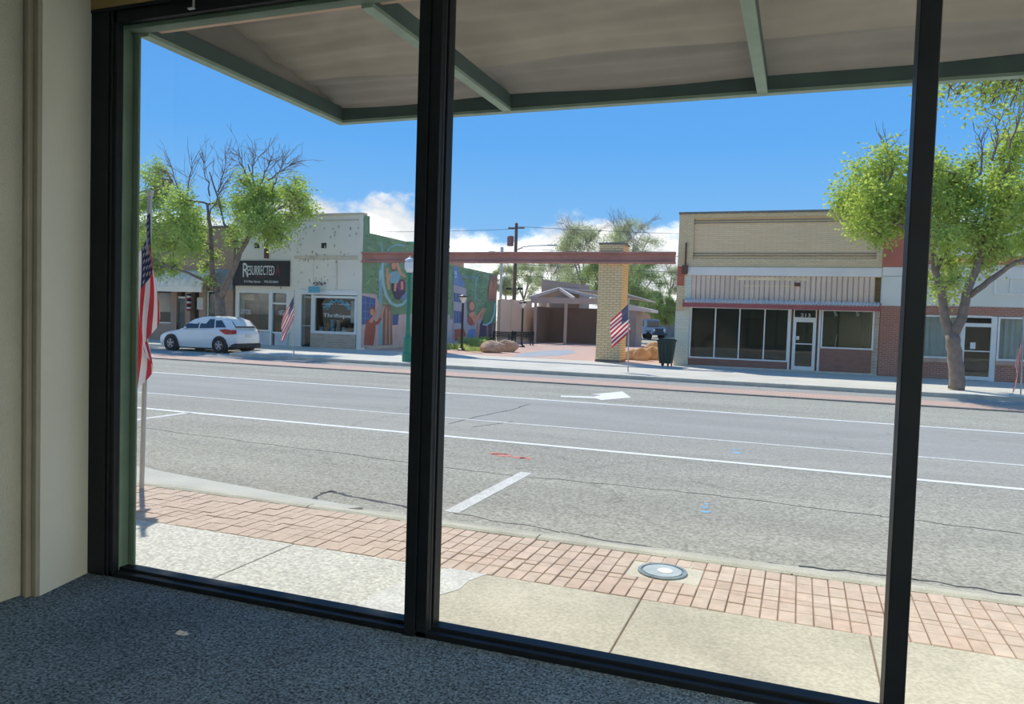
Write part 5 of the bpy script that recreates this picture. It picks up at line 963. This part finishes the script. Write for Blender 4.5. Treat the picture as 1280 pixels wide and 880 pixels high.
# tree on the left behind the hatchback
T = 28.9
base = q2(276, 432); base.z = 0
limbs = [([base, q2(276, 405), q2(275, 385), q2(274, 365)], .26, .22), ([q2(274, 370), q2(266, 345), q2(264, 315), q2(263, 285), q2(259, 255)], .16, .06), ([q2(276, 372), q2(288, 345), q2(300, 315), q2(318, 282), q2(330, 255)], .17, .07), ([q2(270, 365), q2(255, 350, -.4), q2(235, 341, -.8), q2(215, 335, -1)], .09, .04),
         ([q2(264, 320), q2(245, 290), q2(228, 255), q2(215, 225)], .07, .03), ([q2(318, 285), q2(345, 262), q2(372, 255)], .06, .03), ([q2(330, 258), q2(318, 230), q2(310, 205)], .05, .03), ([q2(300, 315), q2(280, 280), q2(270, 240), q2(262, 215)], .06, .03)]
bl = []
for (u, v, r) in ((185, 225, 22), (200, 212, 16), (178, 260, 22), (205, 250, 24), (228, 250, 26), (192, 285, 24), (218, 280, 26), (240, 275, 24), (182, 305, 22), (205, 310, 22), (235, 305, 24), (250, 298, 20), (215, 330, 16), (190, 335, 18), (178, 322, 16), (255, 335, 12), (262, 350, 8), (288, 300, 12), (300, 262, 20), (315, 250, 24), (332, 262, 24), (310, 280, 20), (328, 288, 20), (345, 282, 20), (340, 298, 16), (325, 235, 22), (345, 245, 20), (362, 235, 18), (372, 252, 18), (385, 265, 16), (365, 272, 16), (380, 245, 14), (300, 225, 14), (275, 255, 12), (352, 300, 10), (372, 225, 10), (292, 290, 14), (270, 320, 8), (166, 250, 18), (165, 290, 18)):
    c = q2(u, v, random.uniform(-1.5, 1.5)); s = r/958*34; bl.append((c, (s*1.05, s*1.2, s*.85), (r/22)**2))
bare = [(q2(a, b), q2(c, d), 12, 1.3) for a, b, c, d in ((228, 250, 208, 200), (235, 250, 240, 205), (262, 245, 255, 205), (272, 240, 282, 205), (310, 225, 300, 195), (315, 220, 320, 195), (325, 230, 340, 195), (340, 240, 352, 205), (262, 270, 280, 230), (335, 225, 365, 205))]
make_tree('street_tree', 'street tree with bare top twigs behind the white hatchback', base, limbs, bl, bare, 'leaf_left', 'bark', .13, 1150, .026)
# big tree on the near side, trunk out of frame to the right; drooping ends show under the awning
tb_ = Vector((4.9, 5.45, 0)); T = 7.0
limbs = [([tb_, (4.85, 5.6, 1.6), (4.7, 5.95, 3.2), (4.4, 6.2, 4.0)], .26, .2), ([(4.4, 6.2, 4.0), (3.6, 6.3, 4.9), (2.2, 7.2, 5.8), (.6, 7.8, 6.1), (-.7, 8.2, 6.1)], .14, .03), ([(4.4, 6.2, 4.0), (4.9, 6.4, 5.2), (5.2, 7.0, 7.2)], .15, .05), ([(2.4, 7.1, 5.7), (1.9, 6.9, 4.9), (1.65, 6.9, 4.2)], .04, .015)]
bl = []
for (x, y, z, r) in ((4.5, 6, 6.4, .9), (5.4, 6.6, 6.2, .9), (3.4, 6.6, 6.0, .8), (5.0, 7.4, 7.4, .9), (3.9, 7.3, 7.1, .9), (2.6, 7.3, 6.3, .6), (1.2, 7.8, 6.5, .35), (-.9, 8.3, 6.35, .38), (-.1, 8.2, 6.3, .2), (6, 5.8, 5.6, .9)):
    bl.append(((x, y, z), (r, r, r*.8), (r/.5)**2*.8))
for (u, v, r) in ((1190, 96, .10), (1188, 108, .08), (1222, 100, .12), (1232, 118, .12), (1245, 100, .14), (1258, 112, .13), (1268, 120, .12), (1278, 105, .15), (1292, 112, .16), (1210, 90, .12), (1252, 90, .15), (1240, 128, .06), (1196, 118, .05)):
    c = q2(u, v, random.uniform(-.3, .3)); bl.append((c, (r, r, r*1.5), .22*(r/.12)))
make_tree('shade_tree', 'near shade tree whose yellow green branch ends hang below the awning at top right', tb_, limbs, bl, [], 'leaf_near', 'bark', .038, 800, .007, 10)
# unseen tree added on the near kerb; its crown keeps sun off the carpet
tb2 = Vector((-11.2, 6.5, 0))
limbs = [([tb2, (-11.1, 6.5, 2.5), (-10.8, 6.6, 4.6)], .28, .2), ([(-10.8, 6.6, 4.6), (-10.0, 7.0, 7.0), (-9.1, 7.4, 9.0)], .15, .05), ([(-10.8, 6.6, 4.6), (-11.6, 6.3, 7), (-11.8, 6.2, 9.2)], .15, .05)]
bl = [((x, y, z), (r, r, r*.7), (r/.6)**2*1.6) for x, y, z, r in ((-7.8, 8.0, 9.6, .7), (-8.5, 7.8, 9.6, .8), (-9.3, 7.7, 9.8, .8), (-8.1, 7.3, 9.5, .7), (-8.9, 7.1, 9.6, .8), (-9.7, 7.1, 9.6, .8), (-7.3, 7.7, 9.5, .6), (-8.2, 8.4, 9.8, .5), (-8.9, 8.4, 9.8, .5), (-7.1, 8.35, 9.6, .6), (-7.6, 8.6, 9.7, .5), (-6.9, 7.9, 9.5, .5), (-10.3, 6.8, 9.6, .9), (-11.3, 6.5, 9.8, 1.0), (-12.2, 6.3, 9.4, 1.0), (-7.5, 7.1, 9.4, .6))]
make_tree('shade_tree', 'added unseen tree left of the window, crown shaped to shade the shop floor', tb2, limbs, bl, [], 'leaf_near', 'bark', .15, 900, .02, 12)
# pale trees beyond the plaza
def far_tree(u, v, r, Y, label, dens=1., m='leaf_far', bare_n=8, sq=1.0):
    c = wp(u, v, Y); s = r/958*Y*1.06; base = Vector((c.x, Y, 0)); rz = max(.5, min(s*sq, c.z-.2)) if c.z < s*sq else s*sq
    fork = Vector((c.x, Y, max(.4, c.z-rz*.9)))
    limbs = [([base, base.lerp(fork, .5), fork], .04*s+.1, .03*s+.06)]; bl = []
    for k in range(6):
        a = 2*PI*k/6+random.random(); e = c+Vector((math.cos(a)*s*.55, math.sin(a)*s*.5, random.uniform(.0, .6)*rz)); limbs.append(([fork, fork.lerp(e, .5)+Vector((0, 0, .1*s)), e], .03*s+.04, .03))
    for k in range(34):
        d = Vector(rng.normal(size=3)); d.normalize(); e = c+Vector((d.x*s*.8, d.y*s*.75, d.z*rz*.85)); e.z = max(.6, e.z); bl.append((e, (s*.3, s*.3, s*.26), dens*.8))
    bare = [(c+Vector((random.uniform(-.4, .4)*s, random.uniform(-.3, .3)*s, rz*.2)), c+Vector((random.uniform(-.8, .8)*s, random.uniform(-.3, .3)*s, rz*random.uniform(.8, 1.1))), 20, s*.35) for _ in range(bare_n)]
    make_tree('background_tree', label, base, limbs, bl, bare, m, 'bark_pale', .10+.014*s, 900, .010+.003*s, 12, 'trees beyond the plaza')
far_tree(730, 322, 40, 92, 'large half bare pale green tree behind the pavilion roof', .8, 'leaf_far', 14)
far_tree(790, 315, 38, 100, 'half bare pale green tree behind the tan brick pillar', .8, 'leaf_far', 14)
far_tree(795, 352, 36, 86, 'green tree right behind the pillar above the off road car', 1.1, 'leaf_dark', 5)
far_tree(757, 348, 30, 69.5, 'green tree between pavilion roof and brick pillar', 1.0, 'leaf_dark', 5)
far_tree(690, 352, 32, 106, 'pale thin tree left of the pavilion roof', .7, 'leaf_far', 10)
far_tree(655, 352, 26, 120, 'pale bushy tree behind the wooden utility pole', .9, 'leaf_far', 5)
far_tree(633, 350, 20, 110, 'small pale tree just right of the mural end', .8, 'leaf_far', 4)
far_tree(833, 388, 16, 96, 'bright green shrub tree between off road car and tan shop', 1.5, 'shrub', 0)
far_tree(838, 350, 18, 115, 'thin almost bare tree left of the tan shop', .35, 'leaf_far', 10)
far_tree(815, 378, 14, 100, 'low green tree over the off road car', 1.2, 'leaf_dark', 0)
